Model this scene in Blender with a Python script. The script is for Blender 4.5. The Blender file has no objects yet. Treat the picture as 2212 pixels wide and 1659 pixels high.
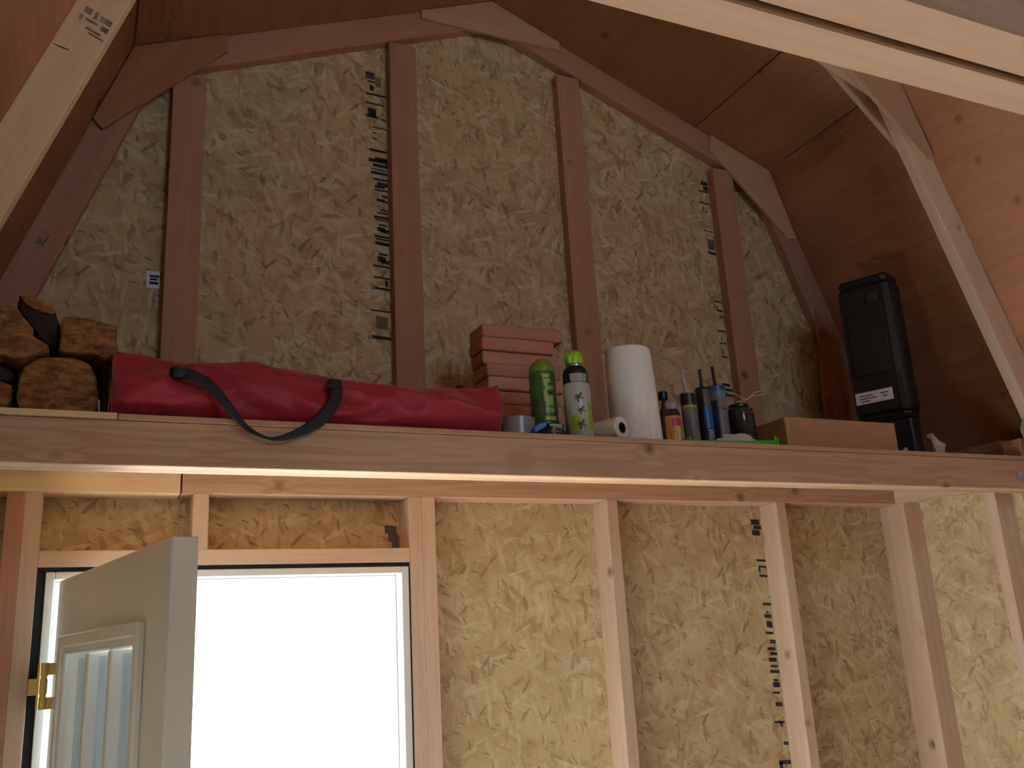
import bpy, bmesh, math, random
from mathutils import Vector, Matrix, noise
random.seed(7)
S = 0.0254                      # everything below is laid out in inches
C = bpy.context.scene.collection
sc = bpy.context.scene
V3 = Vector

# ------------------------------------------------------------ camera
cam_d = bpy.data.cameras.new('camera')
cam = bpy.data.objects.new('camera', cam_d); C.objects.link(cam)
_r = V3((0.91035392, -0.41020822, -0.05463482)); _u = V3((-0.06383118, -0.26963041, 0.96084599)); _f = V3((0.40887813, 0.87122251, 0.27164318))
cam.matrix_world = Matrix(((_r.x, _u.x, -_f.x, -46.27 * S), (_r.y, _u.y, -_f.y, -99.94 * S), (_r.z, _u.z, -_f.z, 73.02 * S), (0, 0, 0, 1)))
cam_d.sensor_width = 36.0
cam_d.lens = 36.0 * 2024.79 / 2212.0
cam_d.clip_start = 0.02
sc.camera = cam

# ------------------------------------------------------------ world, sun, exposure
w = bpy.data.worlds.new('sky'); sc.world = w; w.use_nodes = True
bg = w.node_tree.nodes['Background']; bg.inputs[0].default_value = (0.58, 0.81, 1.0, 1); bg.inputs[1].default_value = 7.0
sun_d = bpy.data.lights.new('sun', 'SUN'); sun = bpy.data.objects.new('sun', sun_d); C.objects.link(sun)
sun_d.energy = 115.0; sun_d.angle = math.radians(0.6); sun_d.color = (1.0, 0.98, 0.93)
sun.rotation_euler = V3((0.14, -0.50, -1.0)).to_track_quat('-Z', 'Y').to_euler()
sun.location = (0, 6, 6)
def portal(name, loc, rot, sx, sy):
    d = bpy.data.lights.new(name, 'AREA'); d.shape = 'RECTANGLE'; d.size = sx * S; d.size_y = sy * S
    d.cycles.is_portal = True
    o = bpy.data.objects.new(name, d); C.objects.link(o); o.location = V3(loc) * S; o.rotation_euler = rot
portal('door_portal', (-31.9, 4.0, 41), (math.radians(-90), 0, 0), 36, 80)
portal('window_portal', (0, -151.5, 122), (math.radians(90), 0, 0), 32, 36)
portal('side_window_portal', (-62.0, -60, 40), (0, math.radians(-90), 0), 20, 20)
sc.view_settings.view_transform = 'Standard'; sc.view_settings.look = 'None'
sc.view_settings.exposure = 0.12; sc.view_settings.gamma = 1.0
sc.view_settings.use_curve_mapping = False
sc.cycles.use_adaptive_sampling = True; sc.cycles.adaptive_threshold = 0.08; sc.cycles.adaptive_min_samples = 20; sc.cycles.max_bounces = 7; sc.cycles.diffuse_bounces = 5; sc.cycles.glossy_bounces = 4; sc.cycles.transmission_bounces = 6
sc.cycles.caustics_reflective = False; sc.cycles.caustics_refractive = False
sc.cycles.sample_clamp_indirect = 6.0
sc.cycles.use_denoising = True

# ------------------------------------------------------------ materials
def newmat(name):
    m = bpy.data.materials.new(name); m.use_nodes = True
    nt = m.node_tree; b = nt.nodes['Principled BSDF']
    return m, nt, b
def plain(name, col, rough=0.5, metal=0.0, spec=0.5, bump=0.0, bscale=300, var=0.0):
    m, nt, b = newmat(name)
    b.inputs['Base Color'].default_value = (*col, 1); b.inputs['Roughness'].default_value = rough
    b.inputs['Metallic'].default_value = metal; b.inputs['Specular IOR Level'].default_value = spec
    tc = nt.nodes.new('ShaderNodeTexCoord'); n = nt.nodes.new('ShaderNodeTexNoise'); n.inputs['Scale'].default_value = bscale
    nt.links.new(tc.outputs['Object'], n.inputs['Vector'])
    if bump:
        bp = nt.nodes.new('ShaderNodeBump'); bp.inputs['Strength'].default_value = bump; bp.inputs['Distance'].default_value = 0.002
        nt.links.new(n.outputs['Fac'], bp.inputs['Height']); nt.links.new(bp.outputs['Normal'], b.inputs['Normal'])
    if var:
        n2 = nt.nodes.new('ShaderNodeTexNoise'); n2.inputs['Scale'].default_value = 25
        nt.links.new(tc.outputs['Object'], n2.inputs['Vector'])
        r = nt.nodes.new('ShaderNodeValToRGB')
        r.color_ramp.elements[0].color = (*[c * (1 - var) for c in col], 1); r.color_ramp.elements[1].color = (*[min(1, c * (1 + var)) for c in col], 1)
        r.color_ramp.elements[0].position = .35; r.color_ramp.elements[1].position = .65
        nt.links.new(n2.outputs['Fac'], r.inputs[0]); nt.links.new(r.outputs[0], b.inputs['Base Color'])
    return m
class NG:
    def __init__(s, nt): s.nt = nt
    def n(s, t, **k):
        x = s.nt.nodes.new(t)
        for a, v in k.items(): setattr(x, a, v)
        return x
    def l(s, a, b): s.nt.links.new(a, b)
    def val(s, sock, v):
        if hasattr(v, 'is_output'): s.l(v, sock)
        else: sock.default_value = v
    def math(s, op, a, b=0.0, c=0.0):
        x = s.n('ShaderNodeMath', operation=op); s.val(x.inputs[0], a); s.val(x.inputs[1], b); s.val(x.inputs[2], c); return x.outputs[0]
    def vmath(s, op, a, b=(0, 0, 0)):
        x = s.n('ShaderNodeVectorMath', operation=op); s.val(x.inputs[0], a); s.val(x.inputs[1], b); return x.outputs[0]
    def mix(s, f, a, b, mode='MIX'):
        x = s.n('ShaderNodeMix', data_type='RGBA', blend_type=mode); s.val(x.inputs[0], f)
        for i, v in ((6, a), (7, b)):
            if isinstance(v, tuple): v = (*v, 1) if len(v) == 3 else v
            s.val(x.inputs[i], v)
        return x.outputs[2]
    def ramp(s, f, *els, interp='LINEAR'):
        x = s.n('ShaderNodeValToRGB'); s.l(f, x.inputs[0]); cr = x.color_ramp; cr.interpolation = interp
        while len(cr.elements) < len(els): cr.elements.new(0.5)
        for e, (p, c) in zip(cr.elements, els):
            e.position = p; e.color = (*c, 1) if isinstance(c, tuple) else (c, c, c, 1)
        return x.outputs[0]

def lumber(name, light, dark, knot=(0.16, 0.07, 0.035), gs=1.0, contrast=1.0, knots=1.0, rough=0.72):
    """planed softwood, grain along local X"""
    m, nt, b = newmat(name); g = NG(nt)
    tc = g.n('ShaderNodeTexCoord'); oi = g.n('ShaderNodeObjectInfo')
    off = g.math('MULTIPLY', oi.outputs['Random'], 37.0)
    cv = g.n('ShaderNodeCombineXYZ'); g.l(off, cv.inputs[0]); g.l(off, cv.inputs[1]); g.l(off, cv.inputs[2])
    p = g.vmath('ADD', tc.outputs['Object'], cv.outputs[0])
    # knots
    kv = g.vmath('MULTIPLY', p, (3.2, 9.0, 9.0))
    vo = g.n('ShaderNodeTexVoronoi'); vo.inputs['Scale'].default_value = 1.0; g.l(kv, vo.inputs['Vector'])
    # distance in metres-like space: recompute in isotropic coords
    kd = g.vmath('SUBTRACT', vo.outputs['Position'], kv)
    kd2 = g.vmath('MULTIPLY', kd, (1 / 3.2, 1 / 9.0, 1 / 9.0))
    ln = g.n('ShaderNodeVectorMath', operation='LENGTH'); g.l(kd2, ln.inputs[0])
    sx = g.n('ShaderNodeSeparateXYZ'); g.l(vo.outputs['Color'], sx.inputs[0])
    pick = g.math('GREATER_THAN', sx.outputs[0], 1.0 - 0.45 * knots)
    kf = g.ramp(ln.outputs['Value'], (0.004, 1.0), (0.013, 0.55), (0.022, 0.0))
    kf = g.math('MULTIPLY', kf, pick)
    swirl = g.ramp(ln.outputs['Value'], (0.0, 1.0), (0.06, 0.0))
    swirl = g.math('MULTIPLY', swirl, pick)
    # grain
    gv = g.vmath('MULTIPLY', p, (1.3 * gs, 32.0 * gs, 32.0 * gs))
    n1 = g.n('ShaderNodeTexNoise'); n1.inputs['Scale'].default_value = 1.0; n1.inputs['Detail'].default_value = 3; n1.inputs['Distortion'].default_value = 0.3
    g.l(gv, n1.inputs['Vector'])
    add = g.math('MULTIPLY_ADD', swirl, 0.22, n1.outputs['Fac'])
    wv = g.math('SINE', g.math('MULTIPLY', add, 26.0))
    wv = g.math('MULTIPLY_ADD', wv, 0.5, 0.5)
    fine = g.n('ShaderNodeTexNoise'); fine.inputs['Scale'].default_value = 1.0; fine.inputs['Detail'].default_value = 2
    g.l(g.vmath('MULTIPLY', p, (12.0, 420.0, 420.0)), fine.inputs['Vector'])
    big = g.n('ShaderNodeTexNoise'); big.inputs['Scale'].default_value = 1.0
    g.l(g.vmath('MULTIPLY', p, (1.1, 7.0, 7.0)), big.inputs['Vector'])
    t = g.math('MULTIPLY', wv, 0.35 * contrast)
    t = g.math('MULTIPLY_ADD', fine.outputs['Fac'], 0.30, t)
    t = g.math('MULTIPLY_ADD', big.outputs['Fac'], 0.9, t)
    t = g.math('SUBTRACT', t, 0.35)
    col = g.mix(t, light, dark)
    tone = g.math('MULTIPLY_ADD', oi.outputs['Random'], 0.22, 0.87)
    tv = g.n('ShaderNodeCombineColor'); g.l(tone, tv.inputs[0]); g.l(tone, tv.inputs[1]); g.l(tone, tv.inputs[2])
    col = g.mix(1.0, col, tv.outputs[0], 'MULTIPLY')
    col = g.mix(kf, col, knot)
    g.l(col, b.inputs['Base Color']); b.inputs['Roughness'].default_value = rough; b.inputs['Specular IOR Level'].default_value = 0.3
    bp = g.n('ShaderNodeBump'); bp.inputs['Strength'].default_value = 0.12; bp.inputs['Distance'].default_value = 0.001
    g.l(fine.outputs['Fac'], bp.inputs['Height']); g.l(bp.outputs['Normal'], b.inputs['Normal'])
    return m

def osb(name):
    """oriented strand board: layered rotated flakes, in the panel's local XY plane"""
    m, nt, b = newmat(name); g = NG(nt)
    tc = g.n('ShaderNodeTexCoord'); oi = g.n('ShaderNodeObjectInfo')
    off = g.math('MULTIPLY', oi.outputs['Random'], 11.0)
    cv = g.n('ShaderNodeCombineXYZ'); g.l(off, cv.inputs[0]); g.l(off, cv.inputs[1])
    p0 = g.vmath('ADD', tc.outputs['Object'], cv.outputs[0])
    nz = g.n('ShaderNodeTexNoise'); nz.inputs['Scale'].default_value = 14.0; nz.inputs['Detail'].default_value = 2
    g.l(p0, nz.inputs['Vector'])
    dist = g.vmath('MULTIPLY', g.vmath('SUBTRACT', nz.outputs['Color'], (.5, .5, .5)), (0.012, 0.012, 0))
    p = g.vmath('ADD', p0, dist)
    ramp_cols = ((0.0, (0.27, 0.155, 0.075)), (0.10, (0.40, 0.27, 0.14)), (0.36, (0.53, 0.405, 0.23)), (0.75, (0.62, 0.505, 0.305)), (1.0, (0.75, 0.67, 0.47)))
    big = g.n('ShaderNodeTexNoise'); big.inputs['Scale'].default_value = 9.0; big.inputs['Detail'].default_value = 4
    g.l(p0, big.inputs['Vector'])
    col = g.ramp(big.outputs['Fac'], (0.3, (0.46, 0.325, 0.18)), (0.7, (0.60, 0.46, 0.275)))
    hgt = None
    for i, (ang, L, W, dens) in enumerate(((8, .13, .030, .75), (67, .12, .026, .6), (-38, .115, .028, .55), (112, .10, .022, .5), (28, .10, .020, .45), (-72, .09, .018, .4), (155, .085, .016, .36), (85, .07, .013, .30))):
        mp = g.n('ShaderNodeMapping'); mp.vector_type = 'TEXTURE'
        mp.inputs['Rotation'].default_value = (0, 0, math.radians(ang)); mp.inputs['Scale'].default_value = (L, W, 1)
        mp.inputs['Location'].default_value = (i * 3.1, i * 1.7, 0)
        g.l(p, mp.inputs['Vector'])
        vo = g.n('ShaderNodeTexVoronoi', voronoi_dimensions='2D'); vo.inputs['Scale'].default_value = 1.0; g.l(mp.outputs[0], vo.inputs['Vector'])
        sp = g.n('ShaderNodeSeparateColor'); g.l(vo.outputs['Color'], sp.inputs[0])
        lim = g.math('MULTIPLY_ADD', sp.outputs[2], 0.30, 0.22)
        msk = g.math('MULTIPLY', g.math('LESS_THAN', sp.outputs[1], dens), g.math('LESS_THAN', vo.outputs['Distance'], lim))
        tone = sp.outputs[0]
        if i % 2 == 0:
            st = g.n('ShaderNodeTexNoise', noise_dimensions='2D'); st.inputs['Scale'].default_value = 1.0
            g.l(g.vmath('MULTIPLY', mp.outputs[0], (1.0, 9.0, 1.0)), st.inputs['Vector'])
            tone = g.math('MULTIPLY_ADD', g.math('SUBTRACT', st.outputs['Fac'], .5), 0.7, tone)
        fc = g.ramp(tone, *ramp_cols)
        msk = g.math('MULTIPLY', msk, 0.55)
        col = g.mix(msk, col, fc)
    # rare dark chips and slits
    for i, (ang, L, W, dens, c) in enumerate(((50, .07, .014, .035, (0.16, 0.075, 0.035)), (-20, .03, .006, .05, (0.07, 0.045, 0.03)), (95, .06, .016, .04, (0.25, 0.11, 0.05)), (-60, .045, .007, .03, (0.10, 0.06, 0.035)), (15, .10, .016, .05, (0.74, 0.66, 0.47)))):
        mp = g.n('ShaderNodeMapping'); mp.vector_type = 'TEXTURE'
        mp.inputs['Rotation'].default_value = (0, 0, math.radians(ang)); mp.inputs['Scale'].default_value = (L, W, 1)
        mp.inputs['Location'].default_value = (i * 5.3 + 2, i * 2.9, 0)
        g.l(p, mp.inputs['Vector'])
        vo = g.n('ShaderNodeTexVoronoi', voronoi_dimensions='2D'); vo.inputs['Scale'].default_value = 1.0; g.l(mp.outputs[0], vo.inputs['Vector'])
        sp = g.n('ShaderNodeSeparateColor'); g.l(vo.outputs['Color'], sp.inputs[0])
        msk = g.math('MULTIPLY', g.math('LESS_THAN', sp.outputs[1], dens), g.math('LESS_THAN', vo.outputs['Distance'], g.math('MULTIPLY_ADD', sp.outputs[2], 0.3, 0.12)))
        col = g.mix(g.math('MULTIPLY', msk, 0.55), col, c)
    g.l(col, b.inputs['Base Color']); b.inputs['Roughness'].default_value = 0.8; b.inputs['Specular IOR Level'].default_value = 0.25
    bw = g.n('ShaderNodeRGBToBW'); g.l(col, bw.inputs[0])
    bp = g.n('ShaderNodeBump'); bp.inputs['Strength'].default_value = 0.25; bp.inputs['Distance'].default_value = 0.001
    g.l(bw.outputs[0], bp.inputs['Height']); g.l(bp.outputs['Normal'], b.inputs['Normal'])
    return m

M_OSB = osb('strand_board')
M_STUD = lumber('fir_stud', (0.70, 0.53, 0.405), (0.56, 0.375, 0.265))
M_RED = lumber('red_fir', (0.50, 0.28, 0.19), (0.38, 0.18, 0.11), contrast=0.7)
M_BEAM = lumber('fir_beam', (0.52, 0.34, 0.23), (0.38, 0.215, 0.135), contrast=1.5, knots=1.8)
M_PALE = lumber('pale_pine', (0.80, 0.62, 0.40), (0.66, 0.46, 0.27), contrast=0.7)
M_PLY = lumber('roof_plywood', (0.46, 0.22, 0.115), (0.33, 0.135, 0.062), knot=(0.12, 0.045, 0.02), gs=0.8, contrast=0.8, knots=1.0)
M_PLYS = lumber('shelf_plywood', (0.50, 0.30, 0.185), (0.36, 0.19, 0.11), contrast=0.6, knots=0.3)
M_BLOCK = lumber('offcut_fir', (0.66, 0.33, 0.24), (0.50, 0.22, 0.15), contrast=0.6, knots=0.4)
M_WHITE = plain('white_paint', (0.80, 0.82, 0.82), 0.35)
M_DOORP = plain('door_paint', (0.74, 0.73, 0.68), 0.4, bump=0.05)
M_BLACK = plain('black_foam', (0.012, 0.013, 0.02), 0.8)
M_INK = plain('stencil_ink', (0.02, 0.022, 0.03), 0.8, var=0.4)
M_INKF = plain('faded_ink', (0.16, 0.12, 0.09), 0.85, var=0.4)
M_BRASS = plain('brass', (0.75, 0.60, 0.22), 0.3, metal=0.8)
M_STEEL = plain('galvanised_steel', (0.42, 0.50, 0.55), 0.45, metal=0.5, var=0.25)
M_CONC = plain('concrete', (0.22, 0.22, 0.20), 0.9, var=0.1)
M_FENCE = plain('white_vinyl', (0.82, 0.83, 0.84), 0.5)
M_BROWNF = plain('bare_trunk', (0.25, 0.2, 0.16), 0.9, var=0.3)

# ------------------------------------------------------------ builders
def tag(o, label=None, cat=None, group=None, kind=None):
    if label: o['label'] = label
    if cat: o['category'] = cat
    if group: o['group'] = group
    if kind: o['kind'] = kind
    return o
def empty(name, loc=(0, 0, 0)):
    o = bpy.data.objects.new(name, None); C.objects.link(o); o.location = V3(loc) * S; return o
def link(name, me, mat, parent=None, world=None):
    if mat is not None:
        for mm in (mat if isinstance(mat, (list, tuple)) else [mat]): me.materials.append(mm)
    o = bpy.data.objects.new(name, me); C.objects.link(o)
    mw = world or Matrix.Identity(4)
    if parent is not None:
        o.parent = parent
        pm = parent.matrix_basis if parent.parent is None else parent.parent.matrix_basis @ parent.matrix_basis
        o.matrix_basis = pm.inverted() @ mw
    else:
        o.matrix_basis = mw
    return o
def frame(O, U, V):
    U = V3(U).normalized(); V = V3(V).normalized(); N = U.cross(V)
    O = V3(O) * S
    return Matrix(((U.x, V.x, N.x, O.x), (U.y, V.y, N.y, O.y), (U.z, V.z, N.z, O.z), (0, 0, 0, 1)))
def prism(name, O, U, V, poly, t, mat, parent=None, bev=0.06, hole=None):
    """polygon (u,v) in inches in the plane O,U,V; thickness t along N=UxV (from 0 to t)"""
    bm = bmesh.new()
    lo, hi = min(0, t), max(0, t)
    a = [bm.verts.new((u * S, v * S, lo * S)) for u, v in poly]; b2 = [bm.verts.new((u * S, v * S, hi * S)) for u, v in poly]
    n = len(poly)
    if hole is None:
        bm.faces.new(a[::-1]); bm.faces.new(b2)
    else:
        ha = [bm.verts.new((u * S, v * S, lo * S)) for u, v in hole]; hb = [bm.verts.new((u * S, v * S, hi * S)) for u, v in hole]
        for i in range(n):
            j = (i + 1) % n
            bm.faces.new((a[j], a[i], ha[i], ha[j])); bm.faces.new((b2[i], b2[j], hb[j], hb[i]))
            bm.faces.new((ha[i], hb[i], hb[j], ha[j]))
    for i in range(n):
        j = (i + 1) % n
        bm.faces.new((a[i], a[j], b2[j], b2[i]))
    bmesh.ops.recalc_face_normals(bm, faces=bm.faces)
    if bev:
        ee = [e for e in bm.edges if len(e.link_faces) == 2 and e.calc_face_angle(0) > 0.3]
        bmesh.ops.bevel(bm, geom=ee, offset=bev * S, segments=1, affect='EDGES', clamp_overlap=True)
    me = bpy.data.meshes.new(name); bm.to_mesh(me); bm.free()
    return link(name, me, mat, parent, frame(O, U, V))
def rect(x0, y0, x1, y1): return [(x0, y0), (x1, y0), (x1, y1), (x0, y1)]
def vboard(name, x0, x1, y0, y1, z0, z1, mat, parent=None, bev=0.06):      # grain up (local X = world Z)
    return prism(name, (x0, y0, z0), (0, 0, 1), (1, 0, 0), rect(0, 0, z1 - z0, x1 - x0), y1 - y0, mat, parent, bev)
def hboard(name, x0, x1, y0, y1, z0, z1, mat, parent=None, bev=0.06):      # grain along X
    return prism(name, (x0, y1, z0), (1, 0, 0), (0, 0, 1), rect(0, 0, x1 - x0, z1 - z0), y1 - y0, mat, parent, bev)
def yboard(name, x0, x1, y0, y1, z0, z1, mat, parent=None, bev=0.06):      # grain along Y
    return prism(name, (x0, y0, z0), (0, 1, 0), (0, 0, 1), rect(0, 0, y1 - y0, z1 - z0), x1 - x0, mat, parent, bev)
def mesh_obj(name, verts, faces, mat, parent=None, smooth=False, origin=(0, 0, 0), mats=None):
    me = bpy.data.meshes.new(name); O = V3(origin)
    me.from_pydata([tuple((V3(v) - O) * S) for v in verts], [], faces); me.update()
    if smooth:
        for p in me.polygons: p.use_smooth = True
    o = link(name, me, mat, parent, Matrix.Translation(O * S))
    if mats:
        for p, k in zip(me.polygons, mats): p.material_index = k
    return o
def lathe(name, base, prof, mat, parent=None, n=28, lean=(0, 0), smooth=True, matfn=None, cap=True, squash=1.0):
    """prof: (r,z) list bottom to top; lean = x,y shift per inch of height"""
    vs, fs, mi = [], [], []
    bx, by, bz = base
    for r, z in prof:
        for k in range(n):
            a = 2 * math.pi * k / n
            vs.append((bx + r * math.cos(a) + lean[0] * z, by + r * squash * math.sin(a) + lean[1] * z, bz + z))
    for i in range(len(prof) - 1):
        for k in range(n):
            k2 = (k + 1) % n
            fs.append((i * n + k, i * n + k2, (i + 1) * n + k2, (i + 1) * n + k)); mi.append(matfn(i) if matfn else 0)
    if cap:
        fs.append(tuple(range(n))[::-1]); mi.append(0)
        fs.append(tuple((len(prof) - 1) * n + k for k in range(n))); mi.append(matfn(len(prof) - 2) if matfn else 0)
    o = mesh_obj(name, vs, fs, mat, parent, smooth, base, mi)
    if smooth:
        for p in o.data.polygons:
            if len(p.vertices) > 4: p.use_smooth = False
        o.data.set_sharp_from_angle(angle=math.radians(38))
    return o
def torus_arc(name, pts, r, mat, parent=None, n=8, flat=None):
    """tube along pts (inches); flat=(w list) turns it into a ribbon lying across the camera-facing plane"""
    vs, fs = [], []
    P = [V3(p) for p in pts]
    for i, p in enumerate(P):
        t = (P[min(i + 1, len(P) - 1)] - P[max(i - 1, 0)]).normalized()
        ref = V3((0, 1, 0)) if abs(t.y) < 0.9 else V3((1, 0, 0))
        s = t.cross(ref).normalized(); q = s.cross(t).normalized()
        for k in range(n):
            a = 2 * math.pi * k / n
            if flat: vs.append(tuple(p + s * (flat[i] / 2 * math.cos(a)) + q * (0.05 * math.sin(a))))
            else: vs.append(tuple(p + s * r * math.cos(a) + q * r * math.sin(a)))
    for i in range(len(P) - 1):
        for k in range(n):
            k2 = (k + 1) % n
            fs.append((i * n + k, i * n + k2, (i + 1) * n + k2, (i + 1) * n + k))
    fs.append(tuple(range(n))[::-1]); fs.append(tuple((len(P) - 1) * n + k for k in range(n)))
    return mesh_obj(name, vs, fs, mat, parent, True, pts[0])
def catmull(pts, m=6):
    P = [V3(p) for p in pts]; out = []
    for i in range(len(P) - 1):
        p0 = P[max(i - 1, 0)]; p1 = P[i]; p2 = P[i + 1]; p3 = P[min(i + 2, len(P) - 1)]
        for k in range(m):
            t = k / m
            out.append(0.5 * ((2 * p1) + (p2 - p0) * t + (2 * p0 - 5 * p1 + 4 * p2 - p3) * t * t + (3 * p1 - p0 - 3 * p2 + p3) * t ** 3))
    out.append(P[-1]); return out

# ============================================================ STRUCTURE
XW = 60.27; YB = -150.0
KN = (44.37, 139.9); EV = (62.2, 91.5); AP = (0.0, 157.75)
PLATE0, PLATE1 = 89.5, 91.5
# floor
M_FLOOR = lumber('floor_plywood', (0.48, 0.48, 0.46), (0.40, 0.40, 0.38), contrast=.6)
fl = prism('floor', (-XW, YB, -0.75), (0, 1, 0), (1, 0, 0), rect(0, 0, -YB, 2 * XW), -0.75, M_FLOOR, None, 0)
fl.matrix_basis = frame((-XW, YB, 0), (0, 1, 0), (1, 0, 0)); tag(fl, kind='structure')

# ---- back (gable) wall
wb = empty('wall_back', (0, 0, 0)); tag(wb, kind='structure')
SEAM = -12.8; SEAM2 = 36.7
def osb_panel(poly, parent, O=(0, 0, 0), U=(1, 0, 0), V=(0, 0, 1), t=-0.44):
    u0 = min(p[0] for p in poly); v0 = min(p[1] for p in poly)
    Ov = V3(O) + V3(U) * u0 + V3(V) * v0
    return prism('osb_panel', Ov, U, V, [(a - u0, b - v0) for a, b in poly], t, M_OSB, parent, 0.03)
def roofz(x):
    x = abs(x)
    return AP[1] + (KN[1] - AP[1]) * x / KN[0] if x < KN[0] else KN[1] + (EV[1] - KN[1]) * (x - KN[0]) / (EV[0] - KN[0])
g = 0.06
osb_panel([(-XW, 96), (SEAM - g, 96), (SEAM - g, roofz(SEAM)), (-KN[0], KN[1]), (-XW, roofz(XW))], wb)
osb_panel([(SEAM + g, 96), (SEAM2 - g, 96), (SEAM2 - g, roofz(SEAM2)), (0, AP[1]), (SEAM + g, roofz(SEAM))], wb)
osb_panel([(SEAM2 + g, 96), (XW, 96), (XW, roofz(XW)), (KN[0], KN[1]), (SEAM2 + g, roofz(SEAM2))], wb)
osb_panel([(-XW, 0), (-49.65, 0), (-49.65, 82.6), (SEAM - g - 1.3, 82.6), (SEAM - g - 1.3, 0), (SEAM - g, 0), (SEAM - g, 95.9), (-XW, 95.9)], wb)
osb_panel(rect(SEAM + g, 0, SEAM2 - g, 95.9), wb)
osb_panel(rect(SEAM2 + g, 0, XW, 95.9), wb)
RO0, RO1 = -49.65, -14.14
for x0, x1, z1, m in ((RO0 - 3, RO0 - 1.5, PLATE0, M_RED), (RO0 - 1.5, RO0, PLATE0, M_STUD), (RO1, RO1 + 1.5, PLATE0, M_STUD), (RO1 + 1.5, RO1 + 3, PLATE0, M_STUD),
                      (10.53, 12.03, PLATE0, M_STUD), (35.94, 37.44, PLATE0, M_STUD), (57.3, 58.8, PLATE0, M_STUD), (-58.8, -57.3, PLATE0, M_STUD)):
    vboard('stud', x0, x1, -3.5, 0, 1.5, z1, m, wb)
vboard('cripple_stud', -36.35, -34.85, -3.5, 0, 84.0, PLATE0, M_STUD, wb)
hboard('door_header', RO0, RO1, -3.5, 0, 82.5, 84.0, M_STUD, wb)
hboard('top_plate', -60.2, -37.6, -3.52, 0, PLATE0 - .05, PLATE1, M_PALE, wb)
hboard('top_plate', -37.45, 60.2, -3.5, 0, PLATE0, PLATE1, M_BEAM, wb)
hboard('sole_plate', RO1, 60.2, -3.5, 0, 0, 1.5, M_STUD, wb)
hboard('sole_plate', -60.2, RO0, -3.5, 0, 0, 1.5, M_STUD, wb)
# black stencilled mill print along the panel edges (flat ink, strokes across the panel edge)
def ink(name, x0, x1, zs, mat=M_INK, y=-0.012):
    vs, fs = [], []
    for (z, h, a, b) in zs:
        i = len(vs); sk = -0.10
        vs += [(x0 + (x1 - x0) * a, y, z + sk * -1), (x0 + (x1 - x0) * b, y, z), (x0 + (x1 - x0) * b, y, z + h), (x0 + (x1 - x0) * a, y, z + h + 0.1)]
        fs.append((i, i + 1, i + 2, i + 3))
    o = mesh_obj(name, vs, fs, mat, wb, origin=(x0, y, zs[0][0]))
    o['label'] = 'black stencilled print on the strand board'; return o
def zpx_u(py):          # picture row -> height on the upper print strip beside the middle-left stud
    return 146.2 - (py - 100) * (146.2 - 96.8) / (835 - 100)
rows = [(131, 10, 0, .45), (141, 6, .0, .45), (150, 5, .1, .45), (158, 14, .2, .4), (177, 5, 0, 1), (197, 4, 0, .9), (205, 22, .1, .5), (224, 5, 0, .6), (228, 4, .7, 1), (247, 3, .3, 1),
        (258, 3, .3, .5), (270, 4, .3, .5), (293, 6, .15, 1), (308, 9, .4, 1), (312, 9, .1, 1), (322, 8, .3, 1), (333, 3, .2, 1), (338, 7, .2, 1), (352, 5, .3, 1), (358, 10, .5, 1), (366, 6, .2, .8), (374, 4, .2, 1),
        (385, 5, .6, 1), (392, 7, .3, .8), (396, 4, .6, 1), (414, 3, .5, 1), (420, 3, .3, 1), (427, 6, .1, 1), (434, 3, .2, 1), (443, 4, .4, .9), (448, 10, .3, .8), (452, 8, .5, 1), (465, 5, .1, 1), (471, 4, .2, 1), (477, 7, .15, 1), (482, 3, .3, 1)]
rows2 = [(499, 5, .4, .9), (505, 11, .3, .8), (512, 8, .5, 1), (523, 4, 0, 1), (545, 4, .05, 1), (550, 13, .7, .9), (565, 5, .05, 1), (608, 3, -.2, 1), (655, 7, -.1, 1), (751, 3, 0, .6), (758, 24, .3, .5), (768, 10, -.1, .1), (785, 8, 0, .7), (814, 6, 0, .9), (823, 6, 0, .9), (833, 5, .4, .9)]
ink('stencil_print', -17.3, -14.65, [(zpx_u(a + h), h * .055, p, q) for a, h, p, q in rows[:20]])
ink('stencil_print', -16.7, -14.65, [(zpx_u(a + h), h * .058, p, q) for a, h, p, q in rows[20:] + rows2])
ink('stencil_print', -16.6, -14.8, [(zpx_u(a + h), h * .06, p, q) for a, h, p, q in ((617, 26, .1, .9), (140, 22, .3, .7))], M_INKF)
def zpx_d(py): return 137.2 - (py - 372) * (137.2 - 106.5) / (715 - 372)
rowd = [(372, 8, .3, 1), (380, 10, .5, 1), (390, 3, 0, 1), (411, 3, 0, 1), (418, 8, .2, .3), (424, 6, .5, .6), (461, 2, 0, 1), (497, 5, .2, 1), (581, 3, .2, 1), (588, 8, .4, .5), (596, 3, .4, 1), (606, 3, .6, 1), (630, 3, .2, 1), (640, 8, .5, .6), (650, 3, .3, .9),
        (660, 10, .4, .5), (672, 3, .3, .9), (716, 5, 0, .8), (724, 5, .1, 1), (733, 4, .1, 1)]
ink('stencil_print', 32.3, 34.0, [(zpx_d(a + h), h * .075, p, q) for a, h, p, q in rowd])
ink('stencil_print', 32.6, 34.0, [(zpx_d(494), 20 * .08, .1, 1)], M_INKF)
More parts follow.
